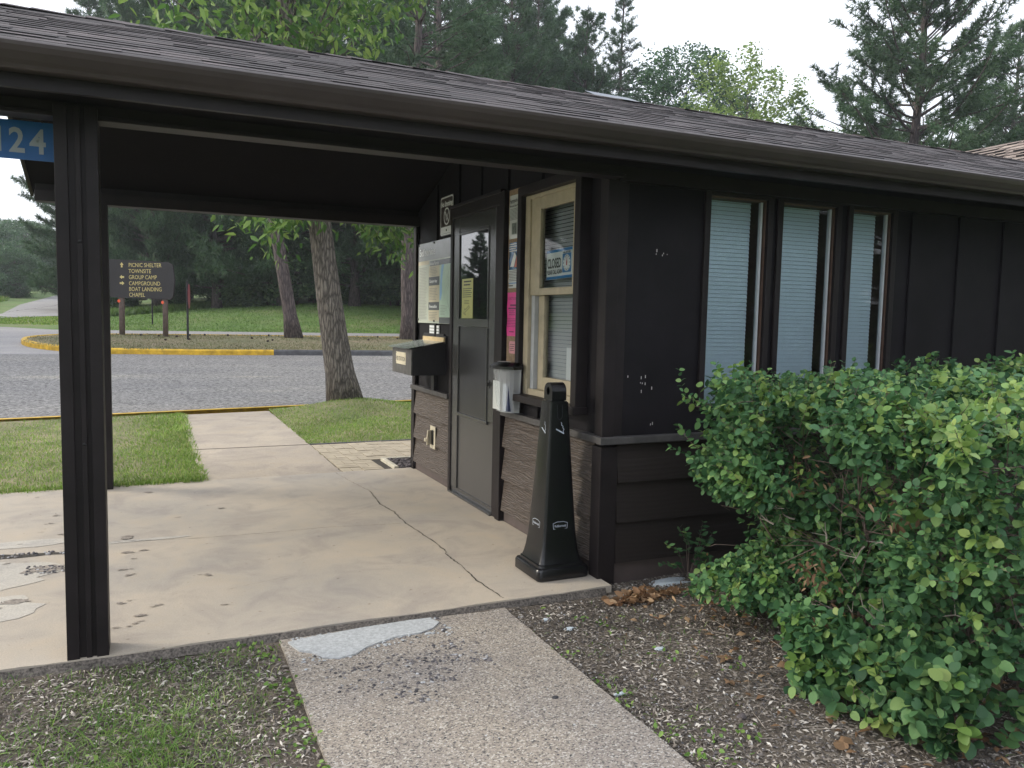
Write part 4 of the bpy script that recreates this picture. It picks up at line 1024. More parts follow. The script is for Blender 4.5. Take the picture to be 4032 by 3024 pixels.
    mb = MB(); lines(fr, mb, .01, .16, .045, .12, 7, 0, .0212, 10, .3, .1); mb.build('print', MT['ink'], q); mb = MB(); fr.box(mb, .01, .16, .030, .036, .02, .0212); mb.build('blue_rule', MT['clock_blue'], q); mb = MB(); fr.box(mb, .01, .08, .012, .019, .02, .0212); mb.build('print', MT['ink'], q)
    q, fr, w, h = paper('paper_notice', 'bright pink notice pinned on the cork board', 4.93, 5.115, 1.325, 1.625, MT['pinkpaper'])
    mb = MB(); pk = plain('purple_ink', (.18, .02, .09), .5); fr.text(mb, '$ NOTICE $', w / 2, .25, .026, .0215, 0, .9, 'CENTER'); mb.build('lettering', pk, q); mb = MB(); fr.box(mb, .06, .15, .205, .218, .021, .0215); fr.box(mb, .03, .15, .185, .196, .021, .0215)
    lines(fr, mb, .04, .14, .14, .18, 3, 0, .0215, 11, .3, .2); mb.build('print', pk, q); mb = MB(); lines(fr, mb, .01, .17, .06, .125, 6, 0, .0215, 12, .25, .2); lines(fr, mb, .05, .13, .02, .04, 1, 0, .0215, 13, .3, .2); mb.build('print', plain('purple_ink', (.18, .02, .09), .5), q)
    q, fr, w, h = paper('paper_notice', 'small pale pink card pinned at the bottom of the cork board', 4.945, 5.07, 1.205, 1.29, MT['palepink'])
    mb = MB(); lines(fr, mb, .02, .105, .015, .07, 4, 0, .0215, 14, .25, .3); mb.build('print', MT['ink'], q)
    q = thing('paper_notice', 'yellow notice with an arrow taped to the office door glass', 'paper notice', (2.27, 5.89, 1.59))
    fr = Frame((2.2735, 6.005, 1.44), (0, -1, 0), (0, 0, 1), (-1, 0, 0)); mb = MB(); fr.box(mb, 0, .235, 0, .31, -.001, 0); mb.build('sheet', MT['yellowpaper'], q)
    mb = MB(); lines(fr, mb, .04, .20, .25, .30, 2, 0, .001, 31, .45, .3); lines(fr, mb, .02, .22, .16, .24, 5, 0, .001, 32, .35, .15); lines(fr, mb, .06, .18, .11, .145, 3, 0, .001, 33, .3, .3)
    fr.stroke(mb, [(.07, .045), (.17, .085), (.16, .10), (.075, .065), (.07, .08), (.045, .04), (.09, .025), (.07, .045)], .004, .0012); mb.build('print', MT['ink'], q)
    # closed sign inside the window
    t = thing('closed_sign', 'blue and white closed sign with clock face behind the window glass', 'sign', (2.325, 4.39, 1.78))
    a = math.radians(-2); fr = Frame((2.318, 4.59, 1.70), (0, -math.cos(a), math.sin(a)), (0, math.sin(a) * 1, math.cos(a)), (-1, 0, 0)); W_, H_ = .34, .185
    fr = Frame((2.3175, 4.60, 1.695), (0, -1, .02), (0, .02, 1), (-1, 0, 0))
    mb = MB(); fr.box(mb, 0, W_, 0, H_, -.002, 0); mb.build('card', MT['white'], t)
    mb = MB(); fr.box(mb, 0, W_, H_ - .018, H_ - .001, 0, .0006); fr.box(mb, 0, W_, .001, .018, 0, .0006); fr.box(mb, .215, .325, .035, .15, 0, .0006); mb.build('blue_field', MT['clock_blue'], t)
    mb = MB(); cx, cy = .27, .0925; N = 24
    mb.add([fr.p(cx + .048 * math.cos(2 * math.pi * i / N), cy + .05 * math.sin(2 * math.pi * i / N), .0010) for i in range(N)], [tuple(range(N))]); mb.build('clock_face', MT['white'], t)
    mb = MB(); fr.text(mb, 'CLOSED', .012, .072, .083, .0012, 0, .60, bold=.002); fr.text(mb, 'PLEASE CALL AGAIN', .012, .033, .036, .0012, 0, .60, bold=.001); fr.text(mb, 'WILL RETURN', .27, .152, .016, .0012, 0, .95, 'CENTER', bold=.0006)
    for k in range(12):
        q = 2 * math.pi * k / 12; x, y = cx + .040 * math.sin(q), cy + .042 * math.cos(q); fr.box(mb, x - .003, x + .003, y - .004, y + .004, .001, .0013)
    mb.build('lettering', MT['ink'], t)
    mb = MB(); fr.stroke(mb, [(cx, cy - .012), (cx + .003, cy + .030)], .006, .0016); fr.stroke(mb, [(cx, cy - .012), (cx + .002, cy + .008)], .012, .0017); mb.build('clock_hand', MT['red'], t)
    # loose paper leaning inside the lower sash
    t = thing('paper_sheet', 'white sheet behind the lower pane of the cream window', 'paper', (2.36, 4.3, 1.2))
    mb = MB(); mb.box(2.385, 2.387, 4.12, 4.43, 1.02, 1.27); mb.build('sheet', plain('window_paper', (.62, .62, .64), .5, var=.03), t)
wall_things()

def brochure_holder():
    t = thing('brochure_holder', 'clear plastic brochure holder with black lid hanging right of the door', 'brochure holder', (2.2, 4.93, .97))
    y0, y1, z0, z1 = 4.80, 5.10, .815, 1.12
    def prof(d, s=1.0):  # rounded outline in x (out of wall) / y
        c = (y0 + y1) / 2; hw = (y1 - y0) / 2 * s; P = []
        for k in range(13):
            a = math.pi * k / 12; P.append((2.247 - d * math.sin(a) ** .6 * s, c + hw * math.cos(a)))
        return [(2.247, c + hw)] + P[1:-1] + [(2.247, c - hw)]
    P0 = prof(.105, .86); P1 = prof(.12, 1.0); n = len(P0)
    mb = MB(); mb.add([(x, y, z0) for x, y in P0] + [(x, y, z1) for x, y in P1], [(i, (i + 1) % n, n + (i + 1) % n, n + i) for i in range(n)] + [tuple(range(n))])
    m, n_, l, b = newmat('clear_holder_plastic'); b.inputs['Base Color'].default_value = (.85, .88, .9, 1); b.inputs['Roughness'].default_value = .2
    tr = n_.new('ShaderNodeBsdfTransparent'); tr.inputs[0].default_value = (.95, .97, .98, 1); ms = n_.new('ShaderNodeMixShader'); ms.inputs[0].default_value = .30
    l.new(tr.outputs[0], ms.inputs[1]); l.new(b.outputs[0], ms.inputs[2]); l.new(ms.outputs[0], n_['Material Output'].inputs['Surface'])
    mb.build('bin', m, t)
    P2 = prof(.135, 1.07); n = len(P2)
    P3 = prof(.11, .8)
    mb = MB(); mb.add([(x, y, z1 - .012) for x, y in P2] + [(x, y, z1 + .012 + (2.247 - x) * -.05) for x, y in P2] + [(x + .0, y, z1 + .032) for x, y in P3],
                      [(i, (i + 1) % n, n + (i + 1) % n, n + i) for i in range(n)] + [(n + i, n + (i + 1) % n, 2 * n + (i + 1) % n, 2 * n + i) for i in range(n)] + [tuple(range(2 * n, 3 * n)), tuple(range(n))[::-1]])
    mb.build('lid', MT['black'], t)
    mb = MB(); mb.add([(2.16, 5.02, 1.1535), (2.235, 5.02, 1.1535), (2.235, 4.93, 1.1535), (2.16, 4.93, 1.1535)], [(0, 1, 2, 3)]); mb.build('label', MT['white'], t)
    mb = MB(); mb.box(2.235, 2.2795, 4.84, 5.06, .84, 1.14); mb.build('back_plate', MT['trim'], t)
    q = thing('brochure', 'pale folded brochures standing inside the clear plastic holder', 'brochure', (2.2, 4.98, .9))
    mb = MB(); mb.box(2.155, 2.158, 4.94, 5.06, .825, 1.02); mb.box(2.175, 2.195, 4.95, 5.05, .825, 1.0); mb.build('sheet', MT['paper'], q)
    q = thing('brochure', 'dark navy brochures standing inside the clear plastic holder', 'brochure', (2.2, 4.87, .9))
    mb = MB(); mb.box(2.17, 2.20, 4.835, 4.90, .825, 1.01); mb.build('sheet', plain('navy_brochure', (.03, .04, .09), .4), q)
    mb = MB(); mb.box(2.166, 2.169, 4.86, 4.915, .825, 1.01); mb.build('cover', MT['signgrey'], q)
brochure_holder()

# ================================================================== smoking receptacle
def receptacle():
    cx, cy = 2.083, 3.992
    t = thing('cigarette_receptacle', 'tall black tapered cigarette receptacle standing at the building corner', 'ash bin', (cx, cy, 0))
    sec = [(0.0, .155, .02), (.006, .163, .03), (.055, .163, .03), (.066, .157, .03), (.070, .143, .03), (.082, .141, .03), (.086, .133, .025), (.11, .124, .02), (.15, .116, .02), (.22, .107, .018), (.32, .099, .018), (.6, .0815, .016), (.80, .069, .014), (.97, .0585, .012), (.985, .0585, .012), (.986, .053, .012), (.990, .053, .012)]
    def ring(h, r, z, n=4):
        P = []
        for sx, sy, a0 in ((1, 1, 0), (-1, 1, 90), (-1, -1, 180), (1, -1, 270)):
            for k in range(n + 1):
                a = math.radians(a0 + 90 * k / n); P.append((cx + sx * (h - r) + r * math.cos(a), cy + sy * (h - r) + r * math.sin(a), z))
        return P
    mb = MB(); V = []; F = []; n = 20
    for z, h, r in sec: V += ring(h, r, z)
    for j in range(len(sec) - 1):
        for k in range(n): F.append((j * n + k, j * n + (k + 1) % n, (j + 1) * n + (k + 1) % n, (j + 1) * n + k))
    F.append(tuple(range(n))[::-1]); F.append(tuple(range((len(sec) - 1) * n, len(sec) * n)))
    mb.add(V, F); body = mb.build('body', MT['black'], t)
    for p in body.data.polygons: p.use_smooth = True
    e = body.modifiers.new('e', 'EDGE_SPLIT'); e.split_angle = math.radians(35)
    # head: arch with a hole through it along x
    mb = MB(); w, z0, z1 = .05, .99, 1.045; N = 16; R = .048; hr = .020; hz_ = 1.045
    prof = [(w, z0)] + [(w * math.cos(math.pi * k / N), z1 + R * math.sin(math.pi * k / N)) for k in range(N + 1)] + [(-w, z0)]
    hole = [(hr * math.cos(2 * math.pi * k / N), hz_ + hr * math.sin(2 * math.pi * k / N) * 1.15) for k in range(N)]
    # side faces with hole, hand triangulated as quads between outer arch and hole
    outer = []
    for k in range(N):
        a = 2 * math.pi * k / N; dx, dz = math.cos(a), math.sin(a)
        # ray to boundary of arch
        if dz >= 0: outer.append((w * dx, z1 + R * dz))
        else:
            s = min(w / abs(dx) if abs(dx) > 1e-6 else 9, (hz_ - z0) / -dz); outer.append((dx * s, hz_ + dz * s))
    for sx in (-.045, .045):
        V = [(cx + sx, cy + a, b) for a, b in outer] + [(cx + sx, cy + a, b) for a, b in hole]
        mb.add(V, [(k, (k + 1) % N, N + (k + 1) % N, N + k) for k in range(N)])
    V = [(cx + s, cy + a, b) for s in (-.045, .045) for a, b in outer]; mb.add(V, [(k, (k + 1) % N, N + (k + 1) % N, N + k) for k in range(N)])
    V = [(cx + s, cy + a, b) for s in (-.045, .045) for a, b in hole]; mb.add(V, [(k, (k + 1) % N, N + (k + 1) % N, N + k) for k in range(N)])
    mb.build('head', MT['black'], t)
    # painted highlight lines round the finger recesses, lettering and emblem on two faces
    def face_frame(side):
        # face plane between z .3 (h .1005) and z .97 (h .0585)
        s = (.099 - .0585) / (.97 - .32)
        hh = lambda z: .099 - s * (z - .32)
        if side == 'front': return lambda a, z, c=.0015: (cx + a, cy - hh(z) - c, z)
        return lambda a, z, c=.0015: (cx - hh(z) - c, cy - a, z)
    for side in ('front', 'left'):
        P = face_frame(side)
        class Fr(Frame):
            def __init__(s): pass
            def p(s, a, b, c=0): return Vector(P(a, b, .0008 + c))
        fr = Fr(); fr.n = Vector((0, -1, 0)) if side == 'front' else Vector((-1, 0, 0))
        mb = MB()
        fr.stroke(mb, [(-.022, .835), (.016, .815)], .007, 0); fr.stroke(mb, [(.020, .8125), (.024, .8105)], .007, 0)
        fr.stroke(mb, [(.022, .818), (.020, .826), (.026, .833), (.018, .842), (.020, .850), (.010, .858), (.012, .866), (.008, .872)], .0035, .0001)
        fr.stroke(mb, [(-.045, .307), (-.043, .277), (-.02, .272), (.02, .272), (.043, .277), (.045, .307), (.02, .315), (-.02, .315), (-.045, .307)], .0028, 0)
        fr.text(mb, 'Rubbermaid', 0, .286, .0185, .0002, 0, .80, 'CENTER', bold=.0003); fr.text(mb, 'Commercial Products', 0, .255, .0115, .0002, 0, .82, 'CENTER', bold=.0002)
        mb.build('lettering', MT['signgrey'], t)
        mb = MB(); fr.stroke(mb, [(-.016, .97), (-.016, .905), (-.010, .893), (0, .889), (.010, .893), (.016, .905), (.016, .97)], .0016, .0002)
        mb.build('recess_highlight', plain('black_edge_highlight', (.05, .05, .055), .2), t)
receptacle()

# ================================================================== house number sign and bracket
def number_sign():
    t = thing('house_number_sign', 'blue sign reading 124 hung under the canopy beam left of the post', 'sign', (-.6, 3.93, 2.1))
    fr = Frame((-.95, 3.93, 2.066), (1, 0, 0), (0, 0, 1), (0, -1, 0)); W_, H_ = .72, .158
    mb = MB(); fr.box(mb, 0, W_, 0, H_, -.003, 0); mb.build('plate', MT['blue'], t)
    mb = MB()
    fr.text(mb, '4', .506, .030, .140, .0012, 0, .84, bold=.0032); fr.text(mb, '2', .430, .030, .140, .0012, 0, .84, bold=.0032); fr.text(mb, '1', .366, .030, .140, .0012, 0, .84, bold=.0032)
    mb.build('lettering', MT['signgrey'], t)
    mb = MB(); mb.box(-.40, -.395, 3.925, 3.935, 2.222, 2.30); mb.build('hanger', MT['steel'], t)
    t = thing('metal_bracket', 'small bent bright metal bracket above the blue number sign', 'bracket', (-.37, 3.9, 2.25))
    mb = MB(); mb.tube([(-.325, 3.86, 2.235), (-.38, 3.87, 2.243), (-.41, 3.88, 2.248), (-.415, 3.885, 2.262)], .005, 6); mb.build('bar', MT['steel'], t)
number_sign()

# ================================================================== sign posts across the road
def direction_sign():
    # board between two round posts, facing the camera side
    p0 = Vector((-.79, 27.77, isl_z(0, 27.5))); p1 = Vector((.44, 26.95, isl_z(0, 26.9)))
    u = (p1 - p0); u.z = 0; u.normalize(); n = Vector((u.y, -u.x, 0))
    t = thing('direction_sign', 'large dark brown wooden direction sign on two posts with yellow lettering', 'sign', (-.17, 27.4, .5))
    zb = p0.z
    fr = Frame(p0 + u * -.45 + n * .10 + Vector((0, 0, 1.12)), u, (0, 0, 1), n)
    W_, H_ = 2.32, 1.22
    mb = MB(); pts = [(0, .12), (0.02, 1.16), (.10, 1.22), (2.12, 1.14), (2.26, 1.05), (2.32, .58), (2.26, .10), (2.18, .0), (.06, .05)]
    fr.poly(mb, pts, -.05, 0); mb.build('board', MT['signbrown'], t)
    mb = MB(); x = .78
    for k, (s, v) in enumerate([('PICNIC SHELTER', .98), ('TOWNSITE', .795), ('GROUP CAMP', .61), ('CAMPGROUND', .42), ('BOAT LANDING', .245), ('CHAPEL', .07)]):
        mb = MB(); fr.text(mb, s, x, v, .175, .004, 0, .86); mb.build('lettering', MT['signyellow'], t)
    def arrow(cx, cy, ang):
        c, s_ = math.cos(ang), math.sin(ang)
        for P in ([(-.075, -.028), (.01, -.022), (.01, .022), (-.075, .028)], [(0, -.062), (.08, 0), (0, .062)]):
            mb.add([fr.p(cx + a * c - b * s_, cy + a * s_ + b * c, .004) for a, b in P], [tuple(range(len(P)))])
    for a in ((.55, 1.04, math.pi / 2), (.55, .67, math.pi), (.55, .48, 0)):
        mb = MB(); arrow(*a); mb.build('arrow', MT['signyellow'], t)
    for p, r in ((p0, .085), (p1, .08)):
        mb = MB(); mb.tube([(p.x, p.y, p.z - .1), (p.x + .004, p.y, p.z + 1.0), (p.x, p.y, p.z + 2.1)], [r, r * .98, r * .95], 14); q = mb.build('post', MT['post'], t, smooth=True)
        mb = MB(); c = Vector((p.x, p.y, p.z + 1.05)) + n * (r + .006) - u * .03; N = 16
        mb.add([c + u * (.05 * math.cos(2 * math.pi * i / N)) + Vector((0, 0, .05 * math.sin(2 * math.pi * i / N))) for i in range(N)], [tuple(range(N))]); mb.build('reflector', MT['orange'], q)
direction_sign()

def road_signs():
    x, y = 1.02, 25.5; z = isl_z(x, y)
    t = thing('road_sign', 'red road sign seen edge on, on a black post in the grass island', 'sign', (x, y, z))
    mb = MB(); mb.tube([(x, y, z - .1), (x, y, z + 1.72)], .032, 8); mb.build('post', MT['blackmatte'], t)
    mb = MB(); N = 8; a = Vector((.30, .95, 0)).normalized(); c = Vector((x + .045, y, z + 1.28))
    a = Vector((x, y, 0)).normalized(); a = (a + Vector((.09, 0, 0))).normalized(); nn = Vector((a.y, -a.x, 0)) * .004
    P = [c + a * (.38 * math.cos(2 * math.pi * (i + .5) / N)) + Vector((0, 0, .38 * math.sin(2 * math.pi * (i + .5) / N))) for i in range(N)]
    mb.prism(P, None, nn); mb.build('sign_plate', plain('faded_red_plate', (.35, .09, .11), .4), t)
    x, y = .10, 36.4; z = float(hz(x, y))
    t = thing('stop_sign', 'small white edged red octagon sign showing under the direction board', 'sign', (x, y, z))
    mb = MB(); mb.tube([(x, y + .02, z - .1), (x, y + .02, z + 1.75)], .03, 8); mb.build('post', MT['blackmatte'], t)
    fr = Frame((x, y, z + 1.58), (1, 0, 0), (0, 0, 1), (0, -1, 0)); mb = MB()
    O = lambda r: [(r * math.cos(2 * math.pi * (i + .5) / 8), r * math.sin(2 * math.pi * (i + .5) / 8)) for i in range(8)]
    fr.poly(mb, O(.37), -.005, 0); mb.build('sign_plate', MT['white'], t)
    mb = MB(); fr.poly(mb, O(.335), .001, .003); mb.build('sign_face', MT['red'], t)
    mb = MB(); fr.text(mb, 'STOP', 0, -.09, .26, .005, 0, .8, 'CENTER'); mb.build('lettering', MT['white'], t)
road_signs()

# ================================================================== vegetation generators
def leaf_cloud(P, size, aspect, rs, shape='diamond', droop=0.0, updir=None, spread=1.0):
    """P: (n,3) leaf positions. returns verts, faces of small leaf polygons with random orientation"""
    n = len(P)
    d = rs.normal(size=(n, 3)); d[:, 2] = d[:, 2] * .5 - droop; d /= np.linalg.norm(d, axis=1)[:, None]
    nn = rs.normal(size=(n, 3)) * spread; nn[:, 2] += 1.0
    s = np.cross(d, nn); s /= (np.linalg.norm(s, axis=1)[:, None] + 1e-9); up = np.cross(s, d)
    L = (size * rs.uniform(.7, 1.3, n))[:, None]; Wd = L * aspect
    if shape == 'diamond':
        q = [P, P + d * L * .5 + s * Wd * .5 + up * L * .06, P + d * L, P + d * L * .5 - s * Wd * .5 + up * L * .06]
        V = np.stack(q, 1).reshape(-1, 3); F = np.arange(4 * n).reshape(n, 4)
        return V, F
    if shape == 'leaf':   # 6 point leaf folded along its midrib, as two quads
        q = [P, P + d * L * .30 + s * Wd * .46 + up * L * .07, P + d * L * .70 + s * Wd * .36 + up * L * .05 - np.array([0, 0, 1]) * L * .03,
             P + d * L - np.array([0, 0, 1]) * L * .10, P + d * L * .70 - s * Wd * .36 + up * L * .05 - np.array([0, 0, 1]) * L * .03, P + d * L * .30 - s * Wd * .46 + up * L * .07]
        V = np.stack(q, 1).reshape(-1, 3); b = (np.arange(n) * 6)[:, None]
        F = np.concatenate([b + np.array([[0, 1, 2, 3]]), b + np.array([[0, 3, 4, 5]])], 0)
        return V, F

def tufts(P, D, L, w, k, rs, cone=.9):
    """needle tufts: k thin triangles at each point P around direction D"""
    n = len(P); P = np.repeat(P, k, 0); D = np.repeat(D, k, 0)
    d = D * .55 + rs.normal(size=(n * k, 3)) * cone * .62; d /= np.linalg.norm(d, axis=1)[:, None]
    s = np.cross(d, rs.normal(size=(n * k, 3))); s /= np.linalg.norm(s, axis=1)[:, None]
    l = (L * rs.uniform(.65, 1.2, n * k))[:, None]
    V = np.stack([P - s * w * .5, P + s * w * .5, P + d * l], 1).reshape(-1, 3)
    return V, np.arange(3 * n * k).reshape(-1, 3)

def make_pine(name, h, r0, zb, R, seed, needles, lean=(0, 0), dens=1.0, per=4, step=.5, L=.26, w=.022, k=12, up=.15, thin=1.0, curve=0.0):
    """tree at the local origin. returns (trunk V,F) (crown V,F)"""
    rs = np.random.RandomState(seed); rnd = random.Random(seed)
    mb = MB()
    def axis(z): f = z / h; return Vector((lean[0] * (f + curve * f * f) + .12 * math.sin(f * 7 + seed), lean[1] * f + .10 * math.sin(f * 5 + 1), z))
    zs = np.linspace(0, h, 22)
    rad = [r0 * (1.45 if z < .05 else 1.0) * (1 - .93 * (z / h) ** 1.15) + .01 for z in zs]
    rad[1] = r0 * 1.02
    mb.tube([axis(z) for z in zs], rad, 12)
    P = []; D = []
    z = zb
    while z < h - .3:
        f = (z - zb) / (h - zb)
        prof = (1 - f) ** .75 * (.72 + .28 * min(1, f * 5)) * thin
        for _ in range(rnd.randint(max(1, per - 1), per + 1)):
            az = rnd.uniform(0, 2 * math.pi); Lb = max(.4, R * prof * rnd.uniform(.55, 1.12)); zz = z + rnd.uniform(-.2, .2)
            base = axis(zz); d = Vector((math.cos(az), math.sin(az), up * rnd.uniform(-.8, 1.6) + .5 * f))
            pts = [base]; cur = base.copy(); dd = d.normalized(); m = 6
            for s in range(m):
                dd = (dd + Vector((rnd.uniform(-.16, .16), rnd.uniform(-.16, .16), rnd.uniform(-.06, .13)))).normalized()
                cur = cur + dd * Lb / m; pts.append(cur.copy())
            rb = .012 + .020 * Lb * (r0 / .25) * .6
            mb.tube(pts, [rb * (1 - .8 * i / m) for i in range(m + 1)], 5, cap=False)
            # side twigs on the outer two thirds
            ntw = max(3, int(Lb * 4.2 * dens))
            for q in range(ntw):
                tt = rnd.uniform(.30, 1.0); i = min(m - 1, int(tt * m)); a = pts[i].lerp(pts[i + 1], tt * m - i)
                ax = (pts[i + 1] - pts[i]).normalized(); side = ax.cross(Vector((0, 0, 1))).normalized() * rnd.choice((-1, 1))
                tl = Lb * rnd.uniform(.10, .26) * (1.25 - tt * .6) + .1
                td = (ax * .7 + side * rnd.uniform(.3, 1) + Vector((0, 0, rnd.uniform(-.1, .45)))).normalized()
                e = a + td * tl; 
                if q % 2 == 0: mb.tube([a, e], [.008, .004], 3, cap=False)
                nt = max(2, int(tl * 7))
                for g in range(nt):
                    P.append(a.lerp(e, (g + 1) / nt)); D.append(td)
            P.append(pts[-1]); D.append(dd)
        z += step * rnd.uniform(.7, 1.3)
    P = np.array(P); D = np.array(D)
    V, F = tufts(P, D, L, w, k, rs)
    return (np.array(mb.v), mb.f), (V, F)

def make_broad(h, r0, zb, R, seed, nleaf, size, lean=(0, 0), rz=None, clusters=150, aspect=.6, shape='diamond', cr=.45, droop=.2, hollow=.45, curve=0.0, flat=0):
    rs = np.random.RandomState(seed); rnd = random.Random(seed); mb = MB()
    rz = rz or (h - zb) / 2
    def axis(z): f = z / h; return Vector((lean[0] * (f + curve * f * f) + .10 * math.sin(f * 6 + seed), lean[1] * f, z))
    top = h - rz * .5; zs = np.linspace(0, top, 16)
    rad = [r0 * (1 - .75 * (z / top)) for z in zs]; rad[0] *= 1.35; rad[1] *= 1.05
    mb.tube([axis(z) for z in zs], rad, 14)
    cc = axis((zb + h) / 2); C = []
    for i in range(clusters):
        d = Vector((rnd.gauss(0, 1), rnd.gauss(0, 1), rnd.gauss(0, 1))).normalized()
        rr_ = rnd.uniform(hollow, 1.0) ** .7
        c = Vector((cc.x + d.x * R * rr_, cc.y + d.y * R * rr_, (zb + h) / 2 + d.z * rz * rr_ * (1 if d.z > 0 else .85)))
        C.append(c)
        if i % 2 == 0:
            zz = min(top, max(zb * .75, c.z - (R * .45 + rnd.uniform(0, .5)))); b = axis(zz); midp = b.lerp(c, .5) + Vector((rnd.uniform(-.3, .3), rnd.uniform(-.3, .3), rnd.uniform(-.1, .4)))
            rb = r0 * .16 * (1 - zz / h * .5)
            mb.tube([b, b.lerp(midp, .5) + Vector((0, 0, -.05)), midp, midp.lerp(c, .55), c], [rb, rb * .7, rb * .5, rb * .3, .005], 5, cap=False)
    C = np.array([list(c) for c in C]); ncl = np.array([rnd.uniform(.5, 1.5) for _ in C])
    idx = rs.choice(len(C), nleaf, p=ncl / ncl.sum())
    sz = (cr * ncl)[idx][:, None]
    off = rs.normal(size=(nleaf, 3)); off /= np.linalg.norm(off, axis=1)[:, None]; off *= rs.uniform(.15, 1, (nleaf, 1)) ** .6 * sz * 1.3; off[:, 2] *= .75
    V, F = leaf_cloud(C[idx] + off, size, aspect, rs, shape, droop)
    return (np.array(mb.v), mb.f), (V, F)

def plant_tree(name, label, cat, loc, tv, crown, bark, leaf, group=None, rz=0, sc=1.0, part='trunk'):
    t = thing(name, label, cat, loc, group, rz); t.scale = (sc,) * 3
    o = link_mesh(part, tv[0], tv[1], bark, None, smooth=True); o.parent = t
    c = link_mesh('crown' if part == 'trunk' else 'foliage', crown[0], crown[1], leaf, None); c.parent = t
    return t
def copy_tree(src, label, loc, rz, sc, group=None):
    t = src.copy(); COL.objects.link(t); t.location = loc; t.rotation_euler = (0, 0, rz); t.scale = sc if hasattr(sc, '__len__') else (sc,) * 3
    t['label'] = label
    if group: t['group'] = group
    elif 'group' in t: del t['group']
    for ch in [c for c in src.children]:
        k = ch.copy(); COL.objects.link(k); k.parent = t
    return t
gz = lambda x, y: float(hz(x, y)) - .05

# ---- leaning ash tree on the near lawn
def ash():
    tv, cr = make_broad(9.8, .235, 3.6, 2.3, 11, 5200, .155, lean=(-1.75, .35), rz=3.0, clusters=72, aspect=.42, shape='leaf', cr=.42, droop=.75, curve=0, hollow=.3)
    # low hanging sprays seen below the canopy beam
    rs = np.random.RandomState(5); mb = MB(); P = []
    sprays = [(( -.55, -.1, 3.35), (-1.45, -.35, 2.62)), ((-.5, 0, 3.4), (-1.15, -.1, 2.80)), ((-.5, 0, 3.5), (-.75, -.7, 2.72)), ((-.4, .1, 3.3), (.35, -.3, 2.70)), ((-.4, .1, 3.3), (.75, -.2, 2.62)), ((-.4, .1, 3.4), (1.15, .1, 2.70)),
              ((0, .1, 3.2), (.95, -.1, 2.25)), ((.2, .1, 3.2), (1.25, .3, 2.85)), ((.2, .1, 3.2), (.55, .2, 2.5)), ((-.5, 0, 3.5), (-1.0, .4, 2.75)), ((-1, -.2, 3.1), (-1.75, -.1, 2.78)), ((.5, 0, 3.2), (1.45, 0, 2.75)), ((-.5, 0, 3.3), (-1.3, .2, 2.45)), ((-.4, .1, 3.4), (1.35, -.4, 2.95)), ((-.5, .1, 3.4), (-.9, -.3, 2.95)), ((-.4, .1, 3.4), (.8, -.4, 2.95))]
    for a, b in sprays:
        a = np.array(a); b = np.array(b); L = np.linalg.norm(b - a); m = a * .45 + b * .55 + np.array([0, 0, .22])
        mb.tube([a, m, b], [.016, .009, .003], 5, cap=False)
        for _ in range(64):
            t = rs.uniform(.30, 1.05); q = (1 - t) ** 2 * a + 2 * t * (1 - t) * m + t * t * b; P.append(q + rs.normal(size=3) * np.array([.15, .15, .10]))
    V2, F2 = leaf_cloud(np.array(P), .15, .40, rs, 'leaf', .9)
    tV = np.concatenate([tv[0], np.array(mb.v)]); tF = list(tv[1]) + [tuple(i + len(tv[0]) for i in f) for f in mb.f]
    cV = np.concatenate([cr[0], V2]); cF = np.concatenate([cr[1], F2 + len(cr[0])])
    plant_tree('ash_tree', 'leaning broadleaf tree with furrowed grey bark on the lawn beside the walkway', 'tree', (2.93, 12.62, -.02), (tV, tF), (cV, cF), MT['bark'], MT['leafash'])
ash()

# ---- pines
pA = make_pine('pine', 17, .215, 6.5, 4.0, 21, None, lean=(-1.9, .2), per=5, step=.5, dens=1.3, k=15, w=.028)
plant_tree('pine_tree', 'leaning pine trunk standing in the grass island right of the direction sign', 'tree', (4.22, 26.9, isl_z(0, 26.9) - .05), *pA, MT['pinebark'], MT['needles'])
pB = make_pine('pine', 18, .225, 6.0, 4.0, 22, None, lean=(.2, 0), per=5, step=.5, dens=1.3, k=15, w=.028)
pine_up = plant_tree('pine_tree', 'upright pine in the grass island just left of the information panel', 'tree', (8.15, 26.6, isl_z(0, 26.6) - .05), *pB, MT['pinebark'], MT['needles'])
# big open pine at right
pC = make_pine('pine', 16.8, .22, 2.2, 6.0, 23, None, lean=(.5, 0), per=6, step=.44, dens=1.0, L=.25, k=18, w=.030, up=.40)
big = plant_tree('pine_tree', 'large open pine with spreading branches behind the right half of the roof', 'tree', (23.8, 20, .2), *pC, MT['pinebark'], MT['needles'])
# dense low-hanging pine
pD = make_pine('pine', 19, .26, 1.0, 5.6, 24, None, per=7, step=.42, dens=1.3, L=.36, w=.040, k=14, up=.05)
dense = plant_tree('pine_tree', 'dense low branching pine beyond the direction sign', 'tree', (1.0, 52, gz(1, 52)), *pD, MT['pinebark'], MT['needles'], 'pines at the forest edge')
# spire-like sparse conifer
pE = make_pine('pine', 20, .18, 4, 2.6, 25, None, per=5, step=.36, dens=1.1, L=.26, k=13, w=.03, up=.35)
spire = plant_tree('spruce_tree', 'thin sparse conifer spire standing against the white sky above the roof middle', 'tree', (24.6, 40, gz(24.6, 40)), *pE, MT['pinebark'], MT['needles2'])

